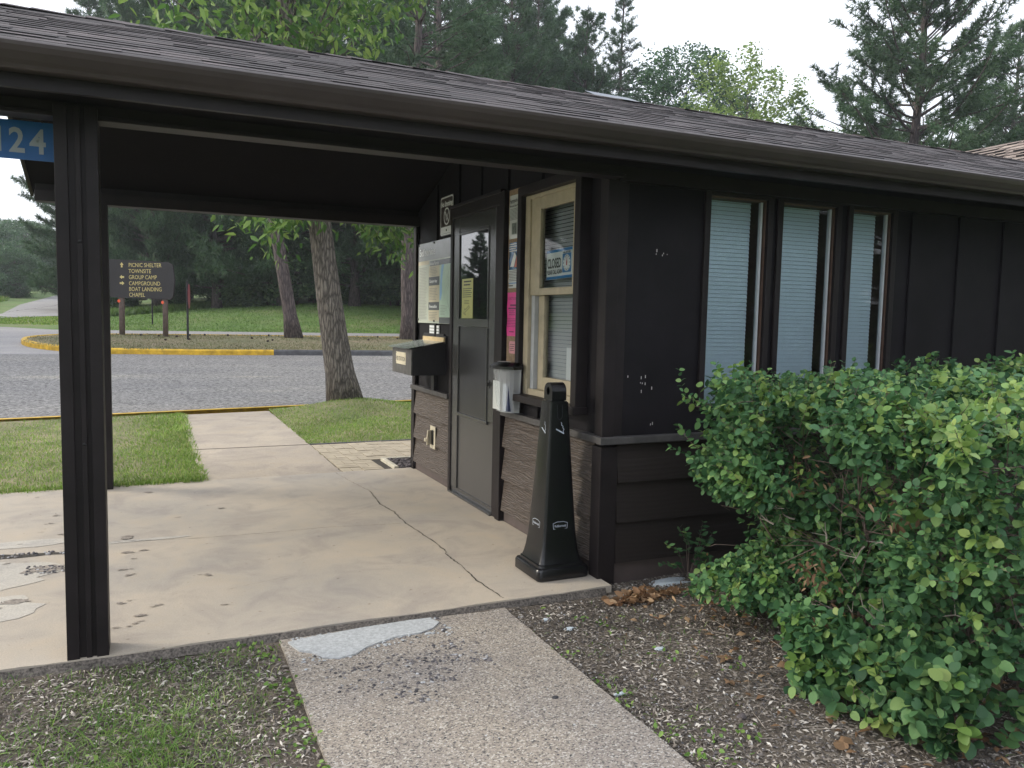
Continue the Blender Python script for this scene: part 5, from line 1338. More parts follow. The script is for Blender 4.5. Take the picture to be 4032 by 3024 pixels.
copy_tree(pine_up, 'pine with bare upper trunk rising behind the roof right of the canopy', (11.6, 33.5, gz(11.6, 33.5)), 2.1, 1.12)
G = 'pines at the forest edge'; LB = 'dark green pine in the row at the forest edge'
dense['label'] = LB
for i, (x, y, s, r) in enumerate([(-2.8, 52, (.8, .8, 1.0), 1), (5.0, 50, .95, 2), (9.5, 52, 1.05, 3), (14, 51, 1.0, 4), (19, 52, 1.0, .5), (24, 55, .92, 1.5), (-1.2, 62, 1.1, 3.3), (7, 62, 1.1, 2.6), (16.5, 62, 1.0, 5), (27, 66, .9, .2), (3, 70, 1.2, .8), (12, 70, 1.1, 4.4), (22, 70, 1, 1.9)]):
    copy_tree(dense, LB, (x, y, gz(x, y)), r, s, G)
for i, (x, y, s, r) in enumerate([(15.2, 35, 1.0, .4), (18.4, 38, 1.0, 1.9), (20.6, 36.5, .96, 3.7), (13.4, 40, 1.05, 5.0)]):
    copy_tree(pine_up if i % 2 else big, ['pine crown behind the roof right of the paired trunks', 'pine crown behind the roof just left of the thin conifer spire', 'pine with rounded top left of the thin conifer spire', 'pine crown behind the paired bare trunks'][i], (x, y, gz(x, y)), r, s)
for i, (x, y, s, r) in enumerate([(13.2, 44, .95, .4), (17.0, 43, (.92, .92, 1.1), 1.4), (20.6, 43, (.88, .88, 1.12), 2.4), (23.6, 46, (.85, .85, .95), 3.4), (10.0, 43, (.95, .95, 1.25), 4.4), (6.6, 44, (.9, .9, 1.3), .9), (3.2, 45.5, (.8, .8, 1.3), 2.9), (0.4, 47, (.8, .8, 1.4), 1.9), (26.5, 47, (.8, .8, .72), 2.0), (22.5, 41, (.7, .7, .86), 2.0)]):
    copy_tree(dense, LB, (x, y, gz(x, y)), r, s, G)
for i, (x, y, s, r) in enumerate([(-9.6, 45, .30, .4), (-26, 47, .9, 1.4), (-31, 50, 1.0, 2.4), (-24, 42, .6, 3.4), (-36, 46, 1.1, 4.4)]):
    copy_tree(dense, 'dark pine in the row left of the road up the hill', (x - 4, y, gz(x, y)), r, s, 'pines left of the road up the hill')
copy_tree(big, 'pine at the right edge of the view behind the tan shingle roof', (33.5, 22.5, gz(33.5, 22.5)), 2.0, .84)
copy_tree(dense, 'bushy pine between the big open pine and the tan shingle roof', (31, 27.0, gz(31, 27)), 2.7, (.62, .62, .60))
copy_tree(dense, 'bushy pine behind the tan shingle roof at the far right', (37, 24.0, gz(37, 24)), 1.7, (.66, .66, .66))
copy_tree(big, 'open pine standing left of the road bend', (-15.0, 31, gz(-15, 31)), 1.0, .9)
copy_tree(pine_up, 'tall pine far left of the island nose', (-20.5, 36, gz(-20.5, 36)), 3.0, 1.0)
copy_tree(big, 'pine left of the canopy on the near lawn side of the road', (-14.5, 24, gz(-14.5, 24)), 4.0, .95)

for i, (x, y, s, r) in enumerate([(-14, -16, .5, 1), (-6, -19, .55, 2), (1, -17, .45, 3), (8, -22, .6, 4), (14, -19, .6, 5), (19, -15, (.8, .8, .6), 0), (23.5, -12.5, (.8, .8, .6), 2), (28, -9, (.8, .8, .6), 1), (30, -4, (.8, .8, .6), 4), (11, -28, .8, .6), (18, -25, .8, 1.6), (26, -21, .8, 2.6), (34, -14, .8, 3.6)]):  # unseen row, added to darken the office front and its window reflections
    copy_tree(dense, 'unseen pine in the row added behind the viewpoint to darken the office front', (x, y, -.05), r, s, 'unseen pines behind the viewpoint')
# ---- broadleaf trees
bA = make_broad(17, .3, 4, 4.6, 31, 34000, .21, rz=6.3, clusters=340, cr=.62)
darkb = plant_tree('broadleaf_tree', 'dark rounded broadleaf tree on the skyline above the roof middle', 'tree', (31.0, 42.5, gz(31, 42.5)), *bA, MT['bark'], MT['leafdark'])
bB = make_broad(12.6, .2, 2.5, 3.3, 32, 17000, .16, rz=5.2, clusters=230, cr=.42)
lightb = plant_tree('broadleaf_tree', 'light yellow green tree on the skyline left of the large open pine', 'tree', (24.0, 28.4, gz(23, 28)), *bB, MT['bark'], MT['leaflight'])
copy_tree(lightb, 'light green tree partly behind the large open pine', (29.4, 28.8, gz(27, 28)), 2.2, (1.05, 1.05, .78))
copy_tree(lightb, 'low light green treetop just left of the yellow green tree', (20.2, 27.5, gz(20, 28)), 4.2, (.62, .62, .70))
copy_tree(darkb, 'dark broadleaf tree between the conifer spire and the light green tree', (34.5, 46, gz(34, 46)), 3.2, (.9, .9, .78))
copy_tree(darkb, 'dark broadleaf tree behind the light green tree', (38, 40, gz(38, 40)), 1.2, (.9, .9, .72))
copy_tree(darkb, 'dark broadleaf tree behind the large open pine', (40, 34, gz(40, 34)), 5.2, (.9, .9, .62))
G2 = 'hazy trees along the road up the hill'; L2 = 'hazy green broadleaf tree along the road up the hill'
for i, (x, y, s, r, zs) in enumerate([(-12.6, 84, .8, 0, .44), (-16, 74, .7, 2, .36), (-10.4, 80, .45, 1.2, .40), (-15, 92, .95, 3, .56), (-23, 84, 1.0, 3, .5), (-12.5, 104, 1.0, 1, .62), (-20, 100, 1.1, 5, .6), (-13.5, 122, 1.1, 2.2, .68), (-4, 128, 1.1, 4.2, 1), (-18, 124, 1.2, .4, .7), (-.5, 92, 1.1, 3.1, 1), (-.5, 78, 1.0, 1.1, 1), (-30, 92, 1.1, 2, .36), (-38, 84, 1.1, 1, .5), (-19, 66, .6, 4, .3), (-33, 74, 1, 2, .3), (-45, 90, 1.2, 3, .6)]):
    copy_tree(darkb, L2, (x, y, gz(x, y) - (2.2 if zs < .9 else 0)), r, (s, s, zs), G2)
G3 = 'broadleaf trees inside the forest'; L3 = 'dark broadleaf tree inside the forest beyond the shrubs'
for i, (x, y, s, r) in enumerate([(4, 56, .8, 0), (8.5, 57, .85, 2), (12, 58, .8, 3), (16.5, 56, .85, 1), (21, 60, .9, 5), (26, 60, .95, 2.2), (30, 56, .9, 1)]):
    copy_tree(darkb, L3, (x, y, gz(x, y) - 1.5), r, s, G3)

# ---- shrub belt at the forest edge
sA = make_broad(4.4, .05, .15, 1.9, 41, 9000, .17, rz=2.2, clusters=110, cr=.5, hollow=.3)
shr = plant_tree('shrub', 'dark leafy shrub in the belt below the forest edge', 'shrub', (6.0, 46.2, gz(6, 46.2)), *sA, MT['twig'], MT['leafdark'], 'shrubs below the forest edge', part='stem')
sB = make_broad(4.0, .05, .1, 1.8, 43, 8000, .20, rz=2.0, clusters=90, cr=.45, hollow=.35)
shr2 = plant_tree('shrub', 'paler green shrub in the belt below the forest edge', 'shrub', (7.4, 44.6, gz(7.4, 44.6)), *sB, MT['twig'], MT['leafshrub'], 'paler shrubs below the forest edge', part='stem')
for i, (x, y, s, r, zs) in enumerate([(4.9, 45.2, .8, 1, .9), (9.6, 44.4, .8, 2, .9), (12.4, 44.2, .9, 3, .9), (15.0, 44.2, .75, 4, .8), (17.6, 44.4, .85, 5, .8), (6.2, 45.0, 1.1, .5, 1.3), (20.5, 44.6, .8, 2.7, .8), (10.8, 44.8, .7, 5.7, 1.4)]):
    copy_tree(shr2, 'paler green shrub in the belt below the forest edge', (x, y, gz(x, y) - .2), r, (s, s, s * zs), 'paler shrubs below the forest edge')
LS = 'dark leafy shrub in the belt below the forest edge'
for i, (x, y, s, r, zs) in enumerate([(3.6, 47, .75, 1, .8), (8.4, 45.8, 1.05, 2, 1.2), (10.8, 46, 1.1, 3, 1.1), (13.2, 45.6, 1.1, 4, 1.1), (15.6, 45.8, 1.0, 5, 1.2), (18.2, 46, 1.15, 6, 1.1), (21, 46, 1.2, 1.4, 1.1), (1.2, 47.5, .65, 2.4, .75), (-1.4, 49, .6, 3.4, .6), (7.2, 48.5, 1.2, .4, 1.4), (11.8, 48.6, 1.2, 1.4, 1.4), (16.8, 48.4, 1.25, 2.4, 1.4), (24, 47, 1.3, .9, 1.2)]):
    copy_tree(shr, LS, (x, y, gz(x, y)), r, (s, s, s * zs / 1.0), 'shrubs below the forest edge')
LS2 = 'low bush beside the road up the hill'; 
for i, (x, y, s, r) in enumerate([(-12, 62, .7, 1), (-14, 56, .6, 2), (-16.5, 60, .7, 3), (-11.5, 72, .8, 4), (-19, 55, .7, 5), (-3.0, 50.5, .45, 2), (-12.8, 80, .9, 0), (-22, 60, .9, .6), (-17, 68, .9, 1.6)]):
    copy_tree(shr, LS2, (x, y, gz(x, y)), r, (s, s, s * .75), 'bushes beside the road up the hill')

# ---- grass as scattered blades
def blades(name, label, region, n, h, w, mat, zf, seed, dens=None, lean=.5, kind_label='grass'):
    rs = np.random.RandomState(seed); x0, x1, y0, y1 = region
    X = rs.uniform(x0, x1, n); Y = rs.uniform(y0, y1, n)
    keep = dens(X, Y, rs) if dens else np.ones(n, bool); X = X[keep]; Y = Y[keep]; n = len(X)
    Z = zf(X, Y) - .003; P = np.stack([X, Y, Z], -1)
    a = rs.uniform(0, 2 * np.pi, n); s = np.stack([np.cos(a), np.sin(a), 0 * a], -1)
    H = (h * rs.uniform(.4, 1.25, n))[:, None]; d = rs.normal(size=(n, 3)) * lean; d[:, 2] = 1; d /= np.linalg.norm(d, axis=1)[:, None]
    g = d.copy(); g[:, 2] *= .35; g[:, :2] *= 2.0
    W2 = w * rs.uniform(.6, 1.3, n)[:, None]
    M1 = P + d * H * .55; T = M1 + g * H * .45
    V = np.stack([P - s * W2 * .5, P + s * W2 * .5, M1 + s * W2 * .4, M1 - s * W2 * .4, T], 1).reshape(-1, 3)
    b = (np.arange(n) * 5)[:, None]
    F = np.concatenate([b + np.array([[0, 1, 2]]), b + np.array([[0, 2, 3]]), b + np.array([[3, 2, 4]])], 0)
    o = link_mesh(name, V, F, mat); tag(o, label, 'grass', kind='stuff'); return o

def vnoise(X, Y, sc, seed):
    r = np.random.RandomState(seed); v = 0
    for k in range(6):
        a = r.uniform(0, 2 * np.pi); f = sc * r.uniform(.6, 1.8); v = v + np.sin((X * np.cos(a) + Y * np.sin(a)) * f + r.uniform(0, 6.3))
    return v / 3.0
def dl(X, Y, rs):
    ok = (Y < CURB(X) - .04) & (X < .40 + .02 * np.sin(Y * 9)) & (Y > 7.22)
    p = .55 + .8 * vnoise(X, Y, 1.6, 3); p = p + 1.1 * smooth01((X + .6) / .95); p = np.where(Y < 7.5, 1, p)
    return ok & (rs.uniform(size=len(X)) < p)
blades('grass', 'green lawn left of the rear walkway', (-4.5, .42, 7.2, 12.1), 62000, .050, .0055, MT['grass'], lawnz, 51, dl)
blades('grass', 'longer straggling grass along the left edge of the rear walkway', (-.35, .44, 7.22, 12.0), 9000, .075, .0065, MT['grass'], lawnz, 52, lambda X, Y, rs: rs.uniform(size=len(X)) < np.clip((X + .35) / .75, 0, 1) ** 2)
blades('grass', 'longer grass along the rear edge of the patio', (-4.5, .40, 7.2, 7.42), 5000, .085, .007, MT['grass'], lawnz, 56)
def dr(X, Y, rs):
    ok = (Y < CURB(X) - .04) & (X > 1.59) & (Y > 8.97)
    dry = np.exp(-((X - 2.7) ** 2 + (Y - 12.6) ** 2) / 1.6)
    return ok & (rs.uniform(size=len(X)) < .95 - .5 * dry)
blades('grass', 'green lawn round the foot of the leaning tree', (1.58, 6.5, 8.9, 12.9), 62000, .048, .0055, MT['grass'], lawnz, 53, dr)
def di(X, Y, rs):
    a = (Y > 21.95 + .0 * X) & (Y < 28.1) & (X > -3.1 + .0 * Y); e = ((X + .6) / 2.55) ** 2 + ((Y - 25.4) / 3.1) ** 2 < 1
    ok = a & ((X > -.6) | e)
    return ok & (rs.uniform(size=len(X)) < .75 + .3 * vnoise(X, Y, .9, 8))
blades('grass', 'thin dry grass on the kerbed island', (-3.3, 12, 21.8, 28.3), 42000, .07, .016, MT['grassdry'], lambda X, Y: 0.034 * (Y - 11.5) + .125, 54, di)
def df(X, Y, rs): return (rs.uniform(size=len(X)) < (38 / Y) ** 1.5)
blades('grass', 'mown grass bank rising to the forest edge', (-3.0, 24, 32.7, 46), 60000, .10, .022, MT['grassdark'], lambda X, Y: hz(X, Y) - .03, 55, df)
blades('grass', 'grass patch between the two roads at far left', (-14, -3.2, 35.6, 44.5), 14000, .12, .03, MT['grass'], lambda X, Y: hz(X, Y) - .03, 57, lambda X, Y, rs: (Y > 36 - .15 * (X + 3)) & (Y < 44 + .8 * (X + 3.5)))
blades('undergrowth', 'tall grass and undergrowth below the pines behind the direction sign', (-3.2, 5.5, 44.5, 49), 14000, .55, .035, MT['grassdark'], lambda X, Y: hz(X, Y) - .03, 58, lambda X, Y, rs: Y > 45.3 + .25 * X)
blades('undergrowth', 'tall undergrowth left of the road up the hill', (-24, -9.0, 47, 70), 20000, .6, .06, MT['grass'], lambda X, Y: hz(X, Y) - .03, 59, lambda X, Y, rs: X < -8.2 - .02 * Y)

# ---- front yard litter, weeds and grass
def on_walk(X, Y): return (X > .50) & (X < 1.64)
def chips():
    def batch(name, n, s0, s1, asp, mat, region, seed, label, cat, dens=None, zl=.006):
        rs = np.random.RandomState(seed); x0, x1, y0, y1 = region
        X = rs.uniform(x0, x1, n); Y = rs.uniform(y0, y1, n); k = ~on_walk(X, Y) & ~((Y > 3.60) & (X < 2.3))
        if dens is not None: k &= dens(X, Y, rs)
        X = X[k]; Y = Y[k]; n = len(X); L = np.exp(rs.uniform(np.log(s0), np.log(s1), n))[:, None]; a = rs.uniform(0, 2 * np.pi, n)
        d = np.stack([np.cos(a), np.sin(a), rs.normal(0, .16, n)], -1); s = np.stack([-np.sin(a), np.cos(a), rs.normal(0, .25, n)], -1)
        u = np.cross(d, s); P = np.stack([X, Y, soilz(X, Y) + rs.uniform(0.001, zl, n)], -1); W2 = L * asp * rs.uniform(.5, 1.3, n)[:, None]; H = L * .12
        V = np.stack([P - d * L / 2, P - s * W2 / 2 + u * H, P + d * L / 2, P + s * W2 / 2 + u * H, P + u * H * 1.6], 1).reshape(-1, 3)
        b = (np.arange(n) * 5)[:, None]
        F = np.concatenate([b + np.array([[0, 1, 4]]), b + np.array([[1, 2, 4]]), b + np.array([[2, 3, 4]]), b + np.array([[3, 0, 4]])], 0)
        o = link_mesh(name, V, F, mat); tag(o, label, cat, kind='stuff')
    batch('mulch', 70000, .008, .042, .30, MT['chips'], (-3.0, .52, .9, 3.66), 61, 'bark mulch and dry litter in front of the post', 'mulch')
    batch('mulch', 84000, .008, .036, .33, MT['chips'], (1.62, 5.5, 1.0, 3.77), 62, 'bark mulch and litter between the walkway and the hedge', 'mulch')
    batch('gravel', 9000, .006, .018, .8, MT['pebbles'], (1.62, 3.6, 1.2, 3.77), 63, 'small stones among the mulch right of the walkway', 'gravel')
    batch('gravel', 1500, .006, .016, .8, MT['pebbles'], (-1.6, .52, 1.6, 3.66), 64, 'small stones among the litter left of the walkway', 'gravel', lambda X, Y, rs: X > -.3)
    batch('dead_leaves', 1500, .03, .065, .5, MT['leafdead'], (1.9, 4.2, 1.0, 3.5), 65, 'fallen brown leaves on the ground below the hedge', 'leaf litter', lambda X, Y, rs: rs.uniform(size=len(X)) < np.clip((X - 1.9) * 1.2, .05, 1) * np.where(Y < 2.6, 1, .35), .02)
chips()
def front_grass():
    def d1(X, Y, rs):
        p = .5 + .6 * vnoise(X, Y, 3.2, 12) + .35 * np.clip((3.0 - Y) / 1.2, -.6, 1) - .5 * np.clip(X - .1, 0, 1) * 1.2
        return ~on_walk(X, Y) & (rs.uniform(size=len(X)) < p) & (Y < 3.6)
    blades('grass', 'thin shaded grass growing through the litter below the post', (-3.0, .50, .9, 3.6), 78000, .052, .0036, MT['grassmix'], soilz, 71, d1, .7)
    def d2(X, Y, rs): return (rs.uniform(size=len(X)) < .55 + .6 * vnoise(X, Y, 4, 14)) & (X + .9 * Y < 2.75)
    blades('grass', 'brighter grass at the bottom left corner', (-3.0, .1, .9, 3.3), 28000, .075, .0045, MT['weed'], soilz, 72, d2, .8)
    def d3(X, Y, rs): return ~on_walk(X, Y) & (rs.uniform(size=len(X)) < .12 + .35 * vnoise(X, Y, 5, 15) + .5 * np.exp(-((X - 1.75) / .12) ** 2) * (Y < 2.7))
    blades('grass', 'sparse grass tufts beside the right edge of the walkway', (1.63, 2.8, 1.3, 3.6), 2600, .04, .0035, MT['weed'], soilz, 73, d3, .9)
    # small broad-leaved weeds as clumps
    rs = np.random.RandomState(77); P = []
    cl = [(.40, 3.58, .07, 40), (.46, 3.48, .03, 16), (.28, 3.60, .05, 12), (.46, 3.18, .04, 40), (.49, 3.02, .035, 36), (.47, 2.85, .03, 26), (.48, 2.70, .04, 26), (.46, 2.5, .04, 20), (-.78, 3.20, .10, 90), (-.90, 3.05, .1, 60), (-.58, 2.95, .06, 26), (-.62, 3.55, .04, 16), (-1.0, 3.45, .05, 40), (-.95, 2.7, .10, 80), (-.7, 2.55, .08, 60), (-.45, 2.45, .08, 40), (-.2, 2.75, .06, 30), (1.66, 3.0, .03, 10), (1.68, 2.72, .03, 16), (1.66, 2.55, .03, 14), (1.70, 2.3, .04, 14), (2.02, 3.25, .04, 22), (1.92, 3.35, .03, 8), (2.05, 2.85, .03, 12), (1.72, 2.05, .06, 26), (1.86, 2.15, .06, 26), (.1, 2.5, .04, 10), (.3, 2.2, .05, 16), (2.28, 2.66, .03, 12), (1.75, 3.55, .03, 8)]
    for cx, cy, s, n in cl:
        q = rs.normal(size=(n, 3)) * np.array([s, s, 0]); q[:, 0] += cx; q[:, 1] += cy; q[:, 2] = -.045 + rs.uniform(0, .035, n); P.append(q)
    P = np.concatenate(P); P = P[~((P[:, 0] > .515) & (P[:, 0] < 1.62))]; P = P[~((P[:, 1] > 3.64))]
    V, F = leaf_cloud(P, .022, .62, rs, 'leaf', .0); o = link_mesh('weeds', V, F, MT['weed']); tag(o, 'small green weeds creeping along the edges of the walkway and patio', 'weeds', kind='stuff')
front_grass()

# ---- hedge
def hedge():
    rs = np.random.RandomState(81); rnd = random.Random(81)
    t = thing('hedge', 'large clipped leafy green hedge growing under the three tall windows', 'hedge', (4.2, 2.7, -.05))
    x0, x1, y0, y1, zt = 2.56, 6.6, 1.72, 3.40, 1.13
    stems = MB(); leaves = []; dead = []
    def lumps(y, z): return .10 * math.sin(y * 5.1 + z * 3) + .07 * math.sin(y * 9.7 - z * 6.3 + 1) + .05 * math.sin(z * 12 + y * 3)
    N = 3250; young_lit = []
    for i in range(N):
        r = rnd.random()
        if r < .56:       # left end face
            y = rnd.uniform(y0, y1); z = rnd.uniform(-.02, zt)
            hole = .22 * math.exp(-((z - .42) / .17) ** 2) * (1 if y > 2.6 else .55) + (.30 if z < .12 and y > 2.7 else 0)
            x = x0 + lumps(y, z) + hole - (.13 if z < .26 and y < 3.2 else 0) + .42 * max(0, min(1, (y - 2.95) / .3)) * math.exp(-((z - .30) / .24) ** 2) - .05 * max(0, z - .6) + rnd.uniform(0, .16) + .5 * max(0, z - zt + .1)
            out = Vector((-1, -.25, .25))
        elif r < .88:     # top
            x = x0 + .1 + abs(rnd.gauss(0, 1)) * 1.5; 
            if x > x1: continue
            y = rnd.uniform(y0, y1); z = zt + .035 * math.sin(x * 4 + y * 3) + .03 * math.sin(x * 9 - y * 7) - rnd.uniform(0, .08) + .05 * min(1, (x - x0) * .5); out = Vector((-.15, -.1, 1))
        elif r < .95:     # front face
            x = rnd.uniform(x0, x0 + 1.6); y = y0 + rnd.uniform(-.04, .1); z = rnd.uniform(0, zt); out = Vector((0, -1, .3))
        else:             # back face
            x = rnd.uniform(x0, x0 + 2.2); y = y1 + rnd.uniform(-.06, .08); z = rnd.uniform(.5, zt); out = Vector((-.3, .8, .4))
        # holes showing dark inside
        if r < .56 and (math.sin(y * 7.3 + 1.2) * math.sin(z * 8.1 + y * 2.2 + .5)) > .5 and rnd.random() < .72: continue
        if r < .56 and .62 < z < .95 and 2.0 < y < 2.75 and rnd.random() < .7: continue
        d = (out.normalized() + Vector((rnd.gauss(0, .5), rnd.gauss(0, .5), rnd.gauss(0, .42) + .12))).normalized()
        young_lit_here = rnd.random() < (.10 + .55 * (1 if z > zt - .12 else 0) * min(1, max(.25, (2.9 - y)))); L = rnd.uniform(.10, .24); tip = Vector((x, y, z)) + d * L * .45
        base = tip - d * L; mid_ = base.lerp(tip, .5) + Vector((rnd.gauss(0, .008), rnd.gauss(0, .008), rnd.gauss(0, .008)))
        if i % 2 == 0: stems.tube([base, mid_, tip], [.0022, .0018, .0008], 4, cap=False)
        side = d.cross(Vector((0, 0, 1)))
        if side.length < .1: side = Vector((1, 0, 0))
        side.normalize(); upv = side.cross(d).normalized(); n = int(L / .030) + 1; big_ = rnd.uniform(.75, 1.2) * (1.3 if z < .3 and y < 2.6 else 1)
        for k in range(n):
            f = (k + .6) / n; p = base.lerp(tip, f); rot = rnd.uniform(-.5, .5) + (k % 2) * math.pi / 2
            for s in (-1, 1):
                w = side * math.cos(rot) * s + upv * math.sin(rot) * s
                ld = (w + d * .55 + Vector((rnd.gauss(0, .2), rnd.gauss(0, .2), rnd.gauss(0, .2)))).normalized()
                (young_lit if (young_lit_here and f > .35) else leaves).append((p, ld, .043 * big_ * rnd.uniform(.65, 1.15) * (1 - .25 * abs(f - .5))))
    # inner darker leaves that fill the body
    for i in range(4200):
        x = x0 + .32 + rnd.random() ** 1.6 * 1.6; y = rnd.uniform(y0 + .05, y1 - .05); z = rnd.uniform(.05, zt - .03)
        leaves.append((Vector((x, y, z)), Vector((rnd.gauss(0, 1), rnd.gauss(0, 1), rnd.gauss(0, .6))).normalized(), .045))
    for leaves, pname, pmat in ((leaves, 'foliage', MT['leafhedge']), (young_lit, 'lit_new_growth', MT['leafyounglit'])):
     n = len(leaves); P = np.array([list(a[0]) for a in leaves]); D = np.array([list(a[1]) for a in leaves]); L = np.array([a[2] for a in leaves])[:, None]
     nn = rs.normal(size=(n, 3)) * .55; nn[:, 2] += 1.0; nn[:, 0] -= .35
     S = np.cross(D, nn); S /= np.linalg.norm(S, axis=1)[:, None]; U = np.cross(S, D)
     dn = np.array([0, 0, -1.0])
     def q(a, b, c, e=0): return P + D * L * a + S * L * b + U * L * c + dn * L * e
     # ovate leaf: 9 outline points + curl, folded along the midrib, 4 quads + tip
     V = np.stack([q(0, 0, 0), q(.08, .19, .03), q(.30, .36, .08), q(.60, .35, .07, .03), q(.85, .19, .03, .07), q(.98, 0, 0, .10),
                   q(.85, -.19, .03, .07), q(.60, -.35, .07, .03), q(.30, -.36, .08), q(.08, -.19, .03), q(.34, 0, 0), q(.62, 0, 0, .02)], 1).reshape(-1, 3)
     b = (np.arange(n) * 12)[:, None]
     F = np.concatenate([b + np.array([f]) for f in ([0, 1, 2, 10], [10, 2, 3, 11], [11, 3, 4, 5], [0, 10, 8, 9], [10, 11, 7, 8], [11, 5, 6, 7])], 0)
     link_mesh(pname, V, F, pmat, t)
    # main stems from the ground
    for i in range(150):
        bx = x0 + .34 + rnd.random() ** 1.4 * 1.5; by = rnd.uniform(y0 + .25, y1 - .15); p = Vector((bx, by, -.06)); d = Vector((rnd.gauss(-.08, .2), rnd.gauss(0, .25), 1)).normalized(); pts = [p.copy()]; H = rnd.uniform(.7, 1.2); m = 6
        for k in range(m):
            d = (d + Vector((rnd.gauss(-.02, .12), rnd.gauss(0, .12), .03))).normalized(); p = p + d * H / m; pts.append(p.copy())
        r = rnd.uniform(.004, .010)
        if min(q_.x for q_ in pts) < x0 + .06 + (.35 if by > 2.9 else 0): continue
        stems.tube(pts, [r * (1 - .75 * k / m) for k in range(m + 1)], 5, cap=False)
        for k in range(5):
            a = pts[rnd.randint(1, m - 1)]; e = a + Vector((rnd.gauss(-.12, .14), rnd.gauss(0, .16), rnd.gauss(.08, .12))); g = e + Vector((rnd.gauss(-.03, .05), rnd.gauss(0, .05), rnd.gauss(.02, .05)))
            
            if g.x > x0 - .06: stems.tube([a, e, g], [.003, .0018, .0008], 4, cap=False)
    stems.build('stem', MT['twig'], t)
    for (a, mlen, spread, cnt) in [((2.62, 2.32, .20), .22, .5, 5), ((2.60, 2.10, .12), .26, .7, 7), ((2.60, 2.0, .28), .22, .6, 6), ((2.58, 2.75, .62), .12, .4, 3), ((2.55, 2.25, .55), .12, .5, 3)]:
        for k in range(cnt):
            p = Vector(a) + Vector((rnd.uniform(-.02, .1), rnd.gauss(0, .07), rnd.gauss(0, .05))); d = Vector((-.5, rnd.gauss(-.25, spread), rnd.gauss(-.05, spread))).normalized(); pts = [p.copy()]
            for j in range(4): d = (d + Vector((rnd.gauss(0, .25), rnd.gauss(0, .25), rnd.gauss(.03, .2)))).normalized(); p = p + d * mlen * rnd.uniform(.6, 1.1) / 4; pts.append(p.copy())
            if min(q_.x for q_ in pts) < 2.28: continue
            r = rnd.uniform(.003, .006); ds = MB(); ds.tube(pts, [r, r * .8, r * .6, r * .45, r * .25], 5, cap=False)
            for j in range(3):
                s = pts[rnd.randint(1, 3)]; ds.tube([s, s + Vector((rnd.gauss(-.03, .03), rnd.gauss(0, .04), rnd.gauss(.01, .04)))], [.002, .0007], 4, cap=False)
            ds.build('dead_twig', MT['deadwood'], t)
    P = []
    for c, s, k in [((2.56, 2.50, .40), .045, 60), ((2.55, 2.38, .22), .04, 50), ((2.60, 2.62, .78), .06, 26), ((2.62, 2.2, .72), .06, 20), ((2.56, 3.15, -.0), .08, 60)]:
        P.append(rs.normal(size=(k, 3)) * s + np.array(c))
    V, F = leaf_cloud(np.concatenate(P), .035, .4, rs, 'leaf', .8); link_mesh('dead_leaves', V, F, MT['leafdead'], t)
hedge()

